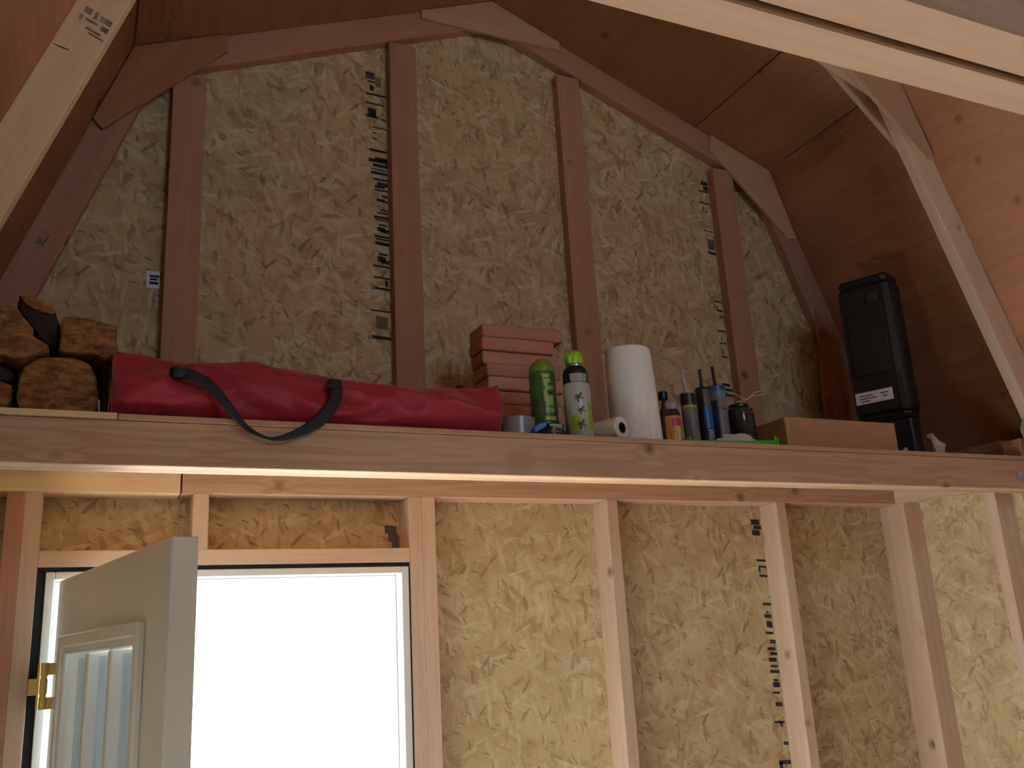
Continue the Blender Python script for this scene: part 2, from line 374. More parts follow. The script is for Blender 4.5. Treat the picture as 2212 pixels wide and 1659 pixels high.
# lower wall prints: along the left side of the second full stud, and by the door's right jack stud
lz = [(87.0, .7, .1, .9), (86.4, .5, .3, 1), (85.6, .7, .1, .8), (82.2, .3, .2, 1), (81.4, .25, .4, 1), (80.8, .9, .3, .45), (80.2, .3, .3, 1), (76.6, .3, .3, 1), (75.6, .25, .5, .7), (75.0, .5, .3, .9), (73.8, .8, .4, .9), (73.0, .3, .2, .9), (71.8, .5, .5, 1),
      (71.0, .35, .2, .9), (70.4, .35, .4, 1), (69.6, .5, .2, .9), (68.9, .3, .3, .9), (68.2, .4, .2, 1), (67.2, .3, .4, .8), (66.5, .6, .3, .9), (65.7, .3, .2, .8), (64.2, .5, .3, .9), (62.2, .3, 0, .9), (61.8, .6, .5, .7), (59.6, .4, .6, 1), (57.4, .5, 0, 1), (56.9, .8, 0, .3), (56.2, .5, .1, 1), (54.6, .4, .4, 1), (52.4, .5, .4, 1), (51.4, .4, .3, 1)]
ink('stencil_print', 34.1, 35.9, lz)
ink('stencil_print', -16.2, -14.3, [(85.9, .9, .2, .9), (85.0, .9, .4, 1), (84.3, .7, .6, 1)], plain('teal_ink', (.10, .13, .12), .8))
ink('stencil_print', -10.9, -10.2, [(zpx_u(805), 1.2, 0, .8), (zpx_u(795), .4, .2, .9), (zpx_u(783), .5, .1, .5)])
# price sticker
st = prism('paper_sticker', (-41.62, -0.05, 112.0), (1, 0, 0.02), (0, 0, 1), rect(0, 0, 1.35, 1.95), 0.02, plain('sticker_white', (0.75, 0.80, 0.95), .6), wb, 0)
st['label'] = 'small white sticker with dark bars on the strand board beside the left stud'
for z0, h, x0, x1 in ((112.45, .3, .3, 1.2), (112.9, .25, .35, 1.1), (113.25, .25, .3, 1.25)):
    b_ = prism('printed_bar', (-41.62 + x0, -0.08, z0), (1, 0, 0), (0, 0, 1), rect(0, 0, x1 - x0, h), 0.01, M_INK, st, 0)

# ---- side and front walls
def side_wall(name, sgn):
    o = empty(name, (sgn * XW, 0, 0)); tag(o, kind='structure')
    if sgn > 0:
        ys = [-96.5, -48.5, -0.02]
        for a, b in ((YB, -96.6), (-96.5, -48.55), (-48.45, -0.02)):
            osb_panel(rect(-b, 0, -a, 91.4), o, (XW, 0, 0), (0, -1, 0), (0, 0, 1), 0.44)
    else:
        for a, b in ((YB, -96.6), (-96.5, -70.0), (-50.0, -0.02)):
            osb_panel(rect(-b, 0, -a, 91.4), o, (-XW, 0, 0), (0, -1, 0), (0, 0, 1), -0.44)
        osb_panel(rect(50.1, 0, 69.9, 30), o, (-XW, 0, 0), (0, -1, 0), (0, 0, 1), -0.44)
        osb_panel(rect(50.1, 50, 69.9, 91.4), o, (-XW, 0, 0), (0, -1, 0), (0, 0, 1), -0.44)
    xi = sgn * (XW - 3.5); x0, x1 = min(xi, sgn * XW), max(xi, sgn * XW)
    for y in [-5.0, -19.4, -43.4] + ([-67.4, -91.4, -115.4, -139.4] if sgn > 0 else [-75.6, -96, -120, -144]):
        # grain up, 3.5 across X
        prism('stud', (x0, y, 1.5), (0, 0, 1), (1, 0, 0), rect(0, 0, PLATE0 - 1.5, x1 - x0), 1.5, M_STUD, o)
    yboard('top_plate', x0, x1, YB, -3.55, PLATE0, PLATE1, M_STUD, o)
    yboard('sole_plate', x0, x1, YB, -3.55, 0, 1.5, M_STUD, o)
    return o
wr = side_wall('wall_right', 1); wl = side_wall('wall_left', -1)
yboard('blocking', 56.8, 60.2, -21.6, -1.55, 91.5, 94.6, M_BEAM, wr)
yboard('blocking', 56.9, 60.2, -24.1, -21.65, 91.5, 94.3, M_PALE, wr)
wf = empty('wall_front', (0, YB, 0)); tag(wf, kind='structure')
FW = (-16, 16, 104, 140)      # high window in the wall behind the camera: x0, x1, z0, z1
FO = ((0, YB, 0), (1, 0, 0), (0, 0, 1), 0.44)
osb_panel([(-XW, 0), (FW[0], 0), (FW[0], roofz(FW[0])), (-KN[0], KN[1]), (-XW, roofz(XW))], wf, *FO)
osb_panel([(FW[1], 0), (XW, 0), (XW, roofz(XW)), (KN[0], KN[1]), (FW[1], roofz(FW[1]))], wf, *FO)
osb_panel(rect(FW[0], 0, FW[1], FW[2]), wf, *FO)
osb_panel([(FW[0], FW[3]), (FW[1], FW[3]), (FW[1], roofz(FW[1])), (0, AP[1]), (FW[0], roofz(FW[0]))], wf, *FO)
wn = empty('window_1', (0, YB, 104)); tag(wn, kind='structure')
for z in (FW[2], (FW[2] + FW[3]) / 2 - .75, FW[3] - 1.5): hboard('window_frame', FW[0] + .05, FW[1] - .05, YB - .6, YB + 2, z + .02, z + 1.48, M_WHITE, wn)
for x in (FW[0] + .05, FW[1] - 1.5): vboard('window_frame', x, x + 1.4, YB - .5, YB + 1.9, FW[2] + 1.5, FW[3] - 1.5, M_WHITE, wn)

prism('siding_light_block', (-XW - .4, .9, -4), (1, 0, 0), (0, 0, 1), [(0, 0), (XW + .4 - 49.2, 0), (XW + .4 - 49.2, 86.3), (XW + .4 - 14.6, 86.3), (XW + .4 - 14.6, 0), (2 * XW + .8, 0), (2 * XW + .8, roofz(XW) + 4), (XW + .4 + KN[0], KN[1] + 4), (XW + .4, AP[1] + 4), (XW + .4 - KN[0], KN[1] + 4), (0, roofz(XW) + 4)], .4, M_FENCE, wb, 0)  # unseen outer layer added to block light leaking through panel seams
yboard('siding_light_block', XW + .46, XW + .9, YB - .5, .9, -4, 91.4, M_FENCE, wr, 0)
for y0_, y1_, z0_, z1_ in ((YB - .5, -70, -4, 91.4), (-50, .9, -4, 91.4), (-70, -50, -4, 30), (-70, -50, 50, 91.4)):
    yboard('siding_light_block', -XW - .9, -XW - .46, y0_, y1_, z0_, z1_, M_FENCE, wl, 0)
wn2 = empty('window_2', (-XW, -60, 30)); tag(wn2, kind='structure')
for z in (30.02, 48.5): yboard('window_frame', -XW - .8, -XW + 2, -69.9, -50.1, z, z + 1.45, M_WHITE, wn2)
for y in (-69.9, -51.5): vboard('window_frame', -XW - .7, -XW + 1.9, y, y + 1.4, 31.5, 48.45, M_WHITE, wn2)
# ---- roof sheathing
ceil = empty('ceiling', (0, 0, 0)); tag(ceil, kind='structure')
def roof_panel(p, q, y0, y1, mat=M_PLY):
    """sheet between section points p (low/outer) and q; inner face on the line, thickness outward"""
    P = V3((p[0], y0, p[1])); Q = V3((q[0], y0, q[1])); L = (Q - P).length
    Vv = (Q - P).normalized(); Uv = V3((0, 1, 0)); N = Uv.cross(Vv)
    out = V3((P.x + Q.x, 0, 0.6 * abs(P.x + Q.x)))
    t = 0.5 if N.dot(V3((math.copysign(1, p[0] + q[0]), 0, 0.5))) > 0 else -0.5
    prism('roof_panel', P, Uv, Vv, rect(0, 0, y1 - y0, L), t, mat, ceil, 0.05)
ge = 0.05
def lerp(a, b, t): return (a[0] + (b[0] - a[0]) * t, a[1] + (b[1] - a[1]) * t)
for y0, y1 in ((YB, -96.1), (-96, -48.1), (-48, 0)):
    for s in (1, -1):
        k = (s * KN[0], KN[1]); e = (s * EV[0], EV[1]); a = (0, AP[1])
        roof_panel(e, k, y0, y1)
        if s > 0:
            sm = lerp(k, a, 0.283)
            roof_panel(lerp(k, a, .003), lerp(k, a, .281), y0, y1); roof_panel(lerp(k, a, .284), a, y0, y1)
        else:
            roof_panel(lerp(k, a, .003), a, y0, y1)

for s in (1, -1):
    yboard('soffit_light_block', min(s * 60.24, s * 63.2), max(s * 60.24, s * 63.2), YB, 0.8, 90.9, 91.42, M_FENCE, ceil, 0)  # unseen boards added to close the eave gap against sky light
# unseen felt layer added over the sheathing to stop light at its gaps
for s in (1, -1):
    for p, q in (((s * EV[0], EV[1]), (s * KN[0], KN[1])), ((s * KN[0], KN[1]), (0, AP[1]))):
        o1 = (p[0] + s * .75, p[1] + .55); o2 = (q[0] + s * .75 * (q[0] != 0), q[1] + .75)
        mesh_obj('roof_felt_light_block', [(o1[0], YB - 4, o1[1]), (o2[0], YB - 4, o2[1]), (o2[0], 4, o2[1]), (o1[0], 4, o1[1])], [(0, 1, 2, 3)], M_BLACK, ceil)

# ============================================================ TRUSSES (things)
def inward(p, q, d):
    dx, dz = q[0] - p[0], q[1] - p[1]; L = math.hypot(dx, dz); nx, nz = dz / L, -dx / L
    mx, mz = (p[0] + q[0]) / 2, (p[1] + q[1]) / 2
    if (nx * (0 - mx) + nz * (100 - mz)) < 0: nx, nz = -nx, -nz
    return (p[0] + nx * d, p[1] + nz * d), (q[0] + nx * d, q[1] + nz * d)
def isect(a, b, c, d):
    x1, y1, x2, y2, x3, y3, x4, y4 = *a, *b, *c, *d
    D = (x1 - x2) * (y3 - y4) - (y1 - y2) * (x3 - x4)
    A = x1 * y2 - y1 * x2; B = x3 * y4 - y3 * x4
    return ((A * (x3 - x4) - (x1 - x2) * B) / D, (A * (y3 - y4) - (y1 - y2) * B) / D)
def xz_member(name, poly, y0, y1, mat, parent, bev=0.06):
    """poly: world (x,z) points, first edge gives the grain direction"""
    a, b = poly[0], poly[1]; U = V3((b[0] - a[0], 0, b[1] - a[1])).normalized(); Vv = V3((-U.z, 0, U.x))
    loc = [((x - a[0]) * U.x + (z - a[1]) * U.z, (x - a[0]) * Vv.x + (z - a[1]) * Vv.z) for x, z in poly]
    N = U.cross(Vv)                                  # +-Y
    yo = y0 if N.y > 0 else y1
    return prism(name, (a[0], yo, a[1]), U, Vv, loc, y1 - y0, mat, parent, bev)
def arch(parent, y0, y1, wd, eave_z, mats, name='rafter'):
    for s, mset in ((-1, mats[0]), (1, mats[1])):
        e0 = (s * EV[0], EV[1]); k = (s * KN[0], KN[1]); a = (0, AP[1])
        t = (eave_z - EV[1]) / (KN[1] - EV[1]); e = lerp(e0, k, t)
        li, lk = inward(e, k, wd); ui, ua = inward(k, a, wd)
        ki = isect(li, lk, ui, ua); ai = (0, ua[1] + (ui[1] - ua[1]) * (0 - ua[0]) / (ui[0] - ua[0]))
        # lower inner end cut level
        ei = isect(li, lk, (-99, e[1]), (99, e[1]))
        c1 = (k[0], k[1]); sh = 0.03
        xz_member(name, [e, k, ki, ei], y0, y1, mset[0], parent)
        xz_member(name, [(k[0] - s * sh, k[1]), (a[0] + s * sh, a[1]), (ai[0] + s * sh, ai[1]), (ki[0] - s * sh, ki[1])], y0, y1, mset[1], parent)
# gable truss
gt = empty('gable_truss', (0, -1.5, PLATE1)); tag(gt, 'reddish gable truss with flat studs fixed against the strand board end wall', 'truss')
arch(gt, -1.5, -0.02, 3.5, 92.1, ((M_RED, M_RED), (M_RED, M_RED)), 'chord')
for x in (-39.96, -14.55, 9.34, 34.09):
    def zl(xx):
        xx = abs(xx)
        if xx < KN[0] - 2: return AP[1] - 3.77 + (KN[1] - AP[1]) * xx / KN[0]
        return roofz(xx)
    z0 = 92.1
    vboard('stud', x, x + 3.5, -1.5, -0.02, z0, min(zl(x), zl(x + 3.5)) - .02, M_RED, gt)
hboard('bottom_chord', -59, 59, -1.5, -0.02, 92.06, 95.0, M_RED, gt) if False else None
# gussets on the face
M_GUS = lumber('gusset_plywood', (0.60, 0.39, 0.26), (0.46, 0.27, 0.17), contrast=.6, knots=.6)
def gusset(poly, y0, y1, parent, mat=M_GUS, label=None):
    o = xz_member('gusset', poly, y0, y1, mat, parent, 0.04)
    return o
def rl(x): return roofz(x) - 0.15
gusset([(-9.6, 153.4), (9.75, 153.2), (9.6, 152.1), (-9.3, 152.2)][:0] or [(-10.3, 152.4), (10.0, 152.35), (9.9, roofz(9.9) - .1), (0, AP[1] - .1), (-10.2, roofz(10.2) - .1)], -2.0, -1.52, gt)
gusset([(33.6, 141.6), (46.2, 128.9), (47.6, 129.2), (KN[0] - .1, KN[1] - .1), (34.1, roofz(34.1) - .1)], -2.0, -1.52, gt)
gusset([(-46.9, 128.9), (-34.2, 141.6), (-34.4, roofz(34.4) - .1), (-KN[0] + .1, KN[1] - .1), (-47.9, 130.0)], -2.0, -1.52, gt, M_PLY)
gusset([(47.3, 92.2), (60.0, 92.2), (60.0, 96.0), (49.4, 118.4)], -2.0, -1.52, gt, M_PLY)  # darker sheet over the lower end of the right chord
# shelf truss
tr = empty('roof_truss', (0, -25, 88)); tag(tr, 'gambrel roof truss in front of the gable whose doubled bottom beam carries the loft shelf', 'truss')
arch(tr, -26.6, -25.1, 3.5, 93.5, ((M_PALE, M_PALE), (M_STUD, M_STUD)))
hboard('bottom_chord', -58, 60.2, -24.35, -22.85, 88.0, 91.5, M_BEAM, tr)
hboard('bottom_chord', -58, 60.2, -22.80, -21.3, 88.03, 91.5, M_BEAM, tr)
for y0, y1 in ((-27.12, -26.62), (-25.08, -24.58)):
    for s in (1, -1):
        gusset([(s * 33.6, 141.6), (s * 46.6, 128.9), (s * 48.0, 129.2), (s * (KN[0] - .1), KN[1] - .1), (s * 34.1, roofz(34.1) - .1)], y0, y1, tr)
M_STAMP = plain('grade_stamp_ink', (.25, .21, .17), .85, var=.5)
def stamp(quads, y, parent, mat):
    vs, fs = [], []
    for q in quads:
        i = len(vs); vs += [(x, y, z) for x, z in q]; fs.append((i, i + 1, i + 2, i + 3))
    o = mesh_obj('grade_stamp', vs, fs, mat, parent, origin=vs[0]); o['label'] = 'faint grey mill stamp / crack mark'
def bars(A, B, D, n, fill):
    # A->B is the row direction, A->D the column direction
    out = []
    A, B, D = (V3((*p, 0)) for p in (A, B, D))
    for r_, c0, c1, h in fill:
        p = A + (D - A) * r_; q = (D - A) * h
        out.append([tuple((p + (B - A) * c0).xy), tuple((p + (B - A) * c1).xy), tuple((p + (B - A) * c1 + q).xy), tuple((p + (B - A) * c0 + q).xy)])
    return out
stamp(bars((-48.74, 125.96), (-46.39, 124.87), (-49.45, 123.64), 0, [(0.0, .05, .3, .25), (0.0, .38, .5, .3), (0.05, .58, .95, .22), (.38, 0, .12, .22), (.4, .2, .6, .1), (.38, .7, .95, .2), (.72, .3, .8, .08), (.86, .45, .95, .07)]), -26.63, tr, M_STAMP)
stamp([[(-51.0, 121.83), (-49.6, 121.47), (-49.6, 121.38), (-50.3, 121.53)]], -26.63, tr, M_INK)  # thin dark sliver for a crack in the rafter face
stamp(bars((-52.35, 115.04), (-51.44, 116.96), (-51.68, 114.37), 0, [(0, 0, .4, .5), (0, .5, .9, .3), (.6, .1, .8, .25)]), -1.53, gt, M_STAMP)
# metal tie at the right end of the beam
tie = empty('rafter_tie', (55, -25, 93)); tag(tie, 'grey galvanised metal tie where the right rafter meets the wall plate', 'bracket')
xz_member('tie_plate', [(53.6, 93.2), (56.6, 92.6), (56.6, 95.9), (54.1, 95.9), (53.3, 94.6)], -27.25, -27.14, M_STEEL, tie, 0.02)
for k in range(3):
    x = 53.9 + k * 0.9
    xz_member('rib', [(x, 93.4), (x + .35, 93.4), (x + .55, 95.7), (x + .2, 95.7)], -27.36, -27.24, M_STEEL, tie, 0.02)
pl2 = prism('nail_plate', (54.9, -24.4, 89.1), (1, 0, 0), (0, 0, 1), rect(0, 0, 3, 1.0), 0.06, M_STEEL, tr, 0.02)
pl2['label'] = 'small grey metal plate at the right end of the beam'
# near truss overhead
nt_ = empty('roof_truss', (0, -83, 89)); tag(nt_, 'doubled pinkish beam passing close overhead at the upper right', 'truss')
M_PINK = lumber('pink_fir', (0.42, 0.27, 0.19), (0.33, 0.19, 0.125), contrast=.9)
hboard('bottom_chord', -58, 60.2, -84.87, -83.32, 89.52, 93.0, M_PINK, nt_)
hboard('bottom_chord', -58, 60.2, -83.22, -81.84, 89.4, 92.9, M_PINK, nt_)
arch(nt_, -86.5, -85.0, 3.5, 93.5, ((M_PALE, M_PALE), (M_STUD, M_STUD)))

# ============================================================ DOOR
door = empty('door_1', (-47.7, -4.5, 0)); tag(door, kind='structure')
dU = V3((0.20910905, -0.97789233, 0)); dV = V3((0, 0, 1)); dN = dU.cross(dV)     # dN points to -X : the interior face
D0 = V3((-47.7, -4.5, 0))
def dpt(u, z, n=0): return D0 + dU * u + dV * z + dN * n
W_ = 32.5; T_ = 1.7
A_, B_, Z0_, Z1_ = 3.9, 27.6, 40.0, 76.2
slab = prism('door_slab', dpt(0, .6, -T_), dU, dV, rect(0, 0, W_, 80.55), T_, M_DOORP, door, 0.08, hole=rect(A_ + .6, Z0_, B_ - .6, Z1_ - 1.2))
# edge band (seam near the free edge; bluish daylight put into its colour)
prism('edge_strip', dpt(W_ - 1.0, .7, 0.0), dU, dV, rect(0, 0, .9, 80.3), 0.05, plain('edge_daylight_paint', (0.70, 0.74, 0.78), .35), door, 0.02)
for side, n0, t in ((0, 0.0, 0.55), (1, -T_, -0.55)):
    def ring(a, b, c, d, wv, n_, tt, nm):
        pts = rect(a, c, b, d); h = rect(a + wv, c + wv, b - wv, d - wv)
        prism(nm, dpt(0, 0, n_), dU, dV, pts, tt, M_WHITE, door, 0.12, hole=h)
    ring(A_, B_, Z0_ - 1, Z1_ + .0, 1.0, n0, t, 'lite_frame')
    ring(A_ + .75, B_ - .75, Z0_ - .3, Z1_ - .75, .9, n0, t * .55, 'lite_frame')
GX0, GX1, GZ0, GZ1 = A_ + 1.65, B_ - 1.65, Z0_ + 1, Z1_ - 1.65
for u in (GX0 + (GX1 - GX0) / 3, GX0 + 2 * (GX1 - GX0) / 3):
    prism('muntin', dpt(u - .45, GZ0, -T_ + .2), dU, dV, rect(0, 0, .9, GZ1 - GZ0), T_ - .1, M_WHITE, door, 0.1)
for z in (GZ0 + (GZ1 - GZ0) / 3, GZ0 + 2 * (GZ1 - GZ0) / 3):
    prism('muntin', dpt(GX0, z - .45, -T_ + .25), dU, dV, rect(0, 0, GX1 - GX0, .9), T_ - .2, M_WHITE, door, 0.1)
mg, ntg, bg_ = newmat('door_glass'); gg = NG(ntg)
ntg.nodes.remove(bg_)
tr_ = gg.n('ShaderNodeBsdfTransparent'); tr_.inputs[0].default_value = (0.80, 0.86, 0.90, 1)
gl_ = gg.n('ShaderNodeBsdfGlossy'); gl_.inputs['Roughness'].default_value = 0.02; gl_.inputs[0].default_value = (.9, .95, 1, 1)
fr_ = gg.n('ShaderNodeFresnel'); fr_.inputs[0].default_value = 1.5
mx_ = gg.n('ShaderNodeMixShader'); gg.l(gg.math('MULTIPLY', fr_.outputs[0], 0.3), mx_.inputs[0]); gg.l(tr_.outputs[0], mx_.inputs[1]); gg.l(gl_.outputs[0], mx_.inputs[2])
gg.l(mx_.outputs[0], ntg.nodes['Material Output'].inputs[0])
du = (GX1 - GX0) / 3; dz = (GZ1 - GZ0) / 3
for i in range(3):
    for j in range(3):
        prism('pane', dpt(GX0 + i * du + .3, GZ0 + j * dz + .3, -T_ / 2), dU, dV, rect(0, 0, du - .6, dz - .6), .12, mg, door, 0)
# hinges
for hz in (70.2, 40, 10):
    hg = lathe('hinge', (-48.35, -5.2, hz), [(.32, 0), (.32, 1.0), (.26, 1.0), (.26, 1.3), (.32, 1.3), (.32, 2.5), (.26, 2.5), (.26, 2.8), (.32, 2.8), (.32, 3.9)], M_BRASS, door, 14)
    hboard('hinge_leaf', -49.6, -48.5, -4.15, -4.02, hz + 1.2, hz + 2.6, M_BRASS, hg, .02)
    for zz in (0.0, 2.85): hboard('hinge_leaf', -48.35, -47.3, -5.1, -4.9, hz + zz, hz + zz + 1.0, M_BRASS, hg, .02)
    vboard('hinge_leaf', -48.9, -48.7, -5.1, -3.0, hz, hz + 3.9, M_BRASS, hg, .02)
# knob at the free edge
kn = lathe('door_knob', (0, 0, 0), [(1.2, 0), (1.2, .3), (.5, .4), (.45, 1.3), (1.0, 1.6), (1.15, 2.2), (.9, 2.7), (.3, 2.9)], M_BRASS, door, 20)
kn.matrix_basis = door.matrix_basis.inverted() @ (Matrix.Translation(dpt(29.9, 36, 0) * S) @ dN.to_track_quat('Z', 'Y').to_matrix().to_4x4())
# door frame (jambs, head, stop)
tm = empty('trim_1', (-31.9, 0, 0)); tag(tm, kind='structure')
vboard('jamb', -48.9, -48.15, -3.55, 1.2, 0, 82.06, M_WHITE, tm)
vboard('jamb', -15.15, -14.35, -3.55, 1.2, 0, 82.06, M_WHITE, tm)
hboard('head_jamb', -48.12, -15.18, -3.55, 1.2, 81.35, 82.06, M_WHITE, tm)
vboard('stop', -48.13, -47.7, -1.6, -.4, 0, 81.33, M_WHITE, tm)
vboard('stop', -15.6, -15.17, -1.6, -.4, 0, 81.33, M_WHITE, tm)
hboard('stop', -47.68, -15.62, -1.6, -.4, 80.95, 81.33, M_WHITE, tm)
hboard('head_seal', RO0 + .05, RO1 - .05, -3.35, .5, 82.09, 82.46, M_BLACK, tm, 0)
vboard('side_seal', RO0 + .03, -48.93, -3.35, .5, 0, 82.05, M_BLACK, tm, 0)
vboard('side_seal', -14.33, RO1 - .02, -3.35, .5, 0, 82.05, M_BLACK, tm, 0)
tr2 = hboard('threshold', RO0, RO1, -4, 1.5, 0, 0.5, M_STEEL, tm)

# ============================================================ OUTSIDE
gr = mesh_obj('ground', [(-900, -900, -8), (900, -900, -8), (900, 1200, -8), (-900, 1200, -8)], [(0, 1, 2, 3)], M_CONC); tag(gr, kind='structure')
fe = empty('fence', (0, 130, -8)); tag(fe, 'white panel fence seen through the door glass', 'fence')
for k in range(26):
    x = -110 + k * 6.4
    vboard('picket', x, x + 4.2, 130, 131, -6, 96 + (3 if k % 4 == 0 else 0), M_FENCE, fe)
hboard('rail', -110, 54, 131.02, 133, 8, 12, M_FENCE, fe); hboard('rail', -110, 54, 131.02, 133, 62, 65, M_FENCE, fe)

# ============================================================ LOFT SHELF
SH = 92.0
sb = prism('shelf_board', (-44.2, -24.45, 91.53), (1, 0, 0), (0, 1, 0), rect(0, 0, 104.4, 22.9), 0.47, M_PLYS, None, 0.03)
tag(sb, 'long plywood shelf board under the red bag and the bottles', 'shelf', 'plywood boards of the loft shelf')
sb2 = prism('shelf_board', (-60.1, -24.7, 91.53), (1, 0, 0), (0, 1, 0), rect(0, 0, 18.2 - 2.4, 23.1), 0.47, M_PALE, None, 0.03)
tag(sb2, 'short paler plywood shelf board under the firewood at the left end', 'shelf', 'plywood boards of the loft shelf')

# ---- firewood
def endgrain():
    m, nt, b = newmat('split_firewood'); g = NG(nt)
    tc = g.n('ShaderNodeTexCoord'); n = g.n('ShaderNodeTexNoise'); n.inputs['Scale'].default_value = 1.0; n.inputs['Detail'].default_value = 8; n.inputs['Roughness'].default_value = .7
    g.l(g.vmath('MULTIPLY', tc.outputs['Object'], (30, 25, 70)), n.inputs['Vector'])
    c = g.ramp(n.outputs['Fac'], (0.30, (0.07, 0.025, 0.008)), (0.5, (0.30, 0.13, 0.035)), (0.72, (0.50, 0.26, 0.085)))
    g.l(c, b.inputs['Base Color']); b.inputs['Roughness'].default_value = .85
    bp = g.n('ShaderNodeBump'); bp.inputs['Strength'].default_value = .8; bp.inputs['Distance'].default_value = .004
    g.l(n.outputs['Fac'], bp.inputs['Height']); g.l(bp.outputs['Normal'], b.inputs['Normal'])
    return m
M_END = endgrain(); M_BARK = plain('dark_bark', (0.035, 0.022, 0.016), 0.95, bump=1.0, bscale=60, var=.4)
def log(poly, y0, y1, label, mats=(0, 1), tilt=(0, 0), parent=None, name='firewood_log', seed=0):
    """irregular billet: outline (x,z) at y0, running back to y1"""
    # densify outline
    P = []
    n = len(poly)
    for i in range(n):
        a, b2 = V3((*poly[i], 0)), V3((*poly[(i + 1) % n], 0))
        m = max(1, int((b2 - a).length / 0.22))
        for k in range(m): P.append(a.lerp(b2, k / m))
    for _ in range(2): P = [P[i] * .5 + (P[i - 1] + P[(i + 1) % len(P)]) * .25 for i in range(len(P))]
    cx = sum(p.x for p in P) / len(P); cz = sum(p.y for p in P) / len(P)
    rings = [(y0 + .15, .93), (y0 + .0, .55), None]
    vs, fs, mi = [], [], []
    N = len(P)
    levels = [(y0 - .05, .0), (y0 - .02, .5), (y0 + .05, .93), (y0 + .3, 1.0), (y0 + (y1 - y0) * .33, 1.02), (y0 + (y1 - y0) * .66, .99), (y1, .97)]
    for li, (y, s_) in enumerate(levels):
        for p in P:
            q = V3((cx + (p.x - cx) * s_, 0, cz + (p.y - cz) * s_))
            nz = noise.noise(V3((q.x * .9 + seed, y * .35, q.z * .9))) * (.22 if li > 2 else .16) + noise.noise(V3((q.x * 2.6 + seed, y, q.z * 2.6))) * .12
            dx, dz_ = (p.x - cx), (p.y - cz); L = math.hypot(dx, dz_) + 1e-6
            f_ = (y - y0) / (y1 - y0)
            if li > 2: q.x += dx / L * nz; q.z += dz_ / L * nz
            vs.append((q.x + tilt[0] * f_, y + (nz if li <= 2 else 0), q.z + tilt[1] * f_))
    for li in range(len(levels) - 1):
        for k in range(N):
            k2 = (k + 1) % N
            fs.append((li * N + k, li * N + k2, (li + 1) * N + k2, (li + 1) * N + k)); mi.append(0 if li < 3 else mats[1])
    fs.append(tuple((len(levels) - 1) * N + k for k in range(N))); mi.append(0)
    zmin = min(v[2] for v in vs)
    o = mesh_obj(name, vs, fs, [M_END, M_BARK], parent, True, (cx, (y0 + y1) / 2, cz), mi)
    o.data.set_sharp_from_angle(angle=math.radians(35))
    if label: tag(o, label, 'firewood', 'firewood stacked on the left end of the shelf')
    return o
log([(-51.6, 94.8), (-51.31, 95.95), (-50.42, 96.96), (-49.3, 97.32), (-47.64, 97.37), (-46.43, 96.89), (-45.96, 95.95), (-45.7, 94.43), (-45.6, 93.29), (-45.9, 92.3), (-48.31, 92.12), (-50.57, 92.2), (-51.28, 93.3)], -21, -6,
    'big round firewood log with its orange-brown cut end facing out, next to the red bag', (0, 1), seed=1)
log([(-48.76, 100.5), (-48.21, 100.83), (-46.49, 100.72), (-44.65, 100.45), (-44.45, 97.6), (-45.07, 97.42), (-46.3, 97.71), (-48.0, 97.73), (-48.83, 97.7), (-48.76, 99.0)], -20.8, -7, 'square split firewood piece lying on top of the big round log', (0, 0), seed=2)
log([(-55.14, 101.3), (-53.21, 101.15), (-51.92, 101.2), (-51.25, 100.2), (-50.56, 98.65), (-49.45, 98.17), (-49.45, 97.6), (-50.27, 97.3), (-51.7, 96.6), (-52.56, 97.0), (-54.15, 97.2)], -21.2, -8, 'wedge-shaped split firewood at the left edge, pale end grain', (0, 0), seed=3)
log([(-52.12, 102.54), (-50.88, 102.48), (-49.31, 101.92), (-49.1, 101.1), (-48.85, 100.3), (-49.0, 98.5), (-49.8, 98.6), (-51.1, 100.4), (-51.95, 101.5)], -19.6, -7, 'topmost firewood slab with dark bark hanging below its orange edge', (0, 1), seed=4)
o_ = bpy.data.objects['firewood_log.003']; o_.data.materials[0] = M_BARK
cap_ = log([(-52.12, 102.6), (-50.88, 102.55), (-49.31, 102.0), (-49.15, 101.15), (-49.76, 101.15), (-51.31, 101.65)], -19.9, -8, None, (0, 0), parent=o_, name='split_edge', seed=5)
cap_['label'] = 'bright orange split edge'
log([(-55.2, 95.3), (-52.73, 95.3), (-51.95, 94.9), (-51.75, 94.33), (-51.95, 93.01), (-52.4, 92.15), (-55.0, 92.15)], -20.5, -7, 'small firewood piece low at the left frame edge beside the round log', (0, 0), seed=6)
log([(-54.6, 97.0), (-52.7, 96.9), (-51.9, 96.3), (-51.8, 95.5), (-53, 95.45), (-54.8, 95.5)], -19.5, -7, 'dark-barked firewood piece in the gap left of the round log', (1, 1), seed=8).data.materials[0] = M_BARK
lg = log([(-45.5, 97.1), (-45.05, 97.1), (-44.95, 96.7), (-44.95, 94), (-44.95, 92.2), (-45.35, 92.15), (-45.3, 94)], -20.4, -12, 'dark bark slab standing between the round log and the red bag', (1, 1), seed=9); lg.data.materials[0] = M_BARK

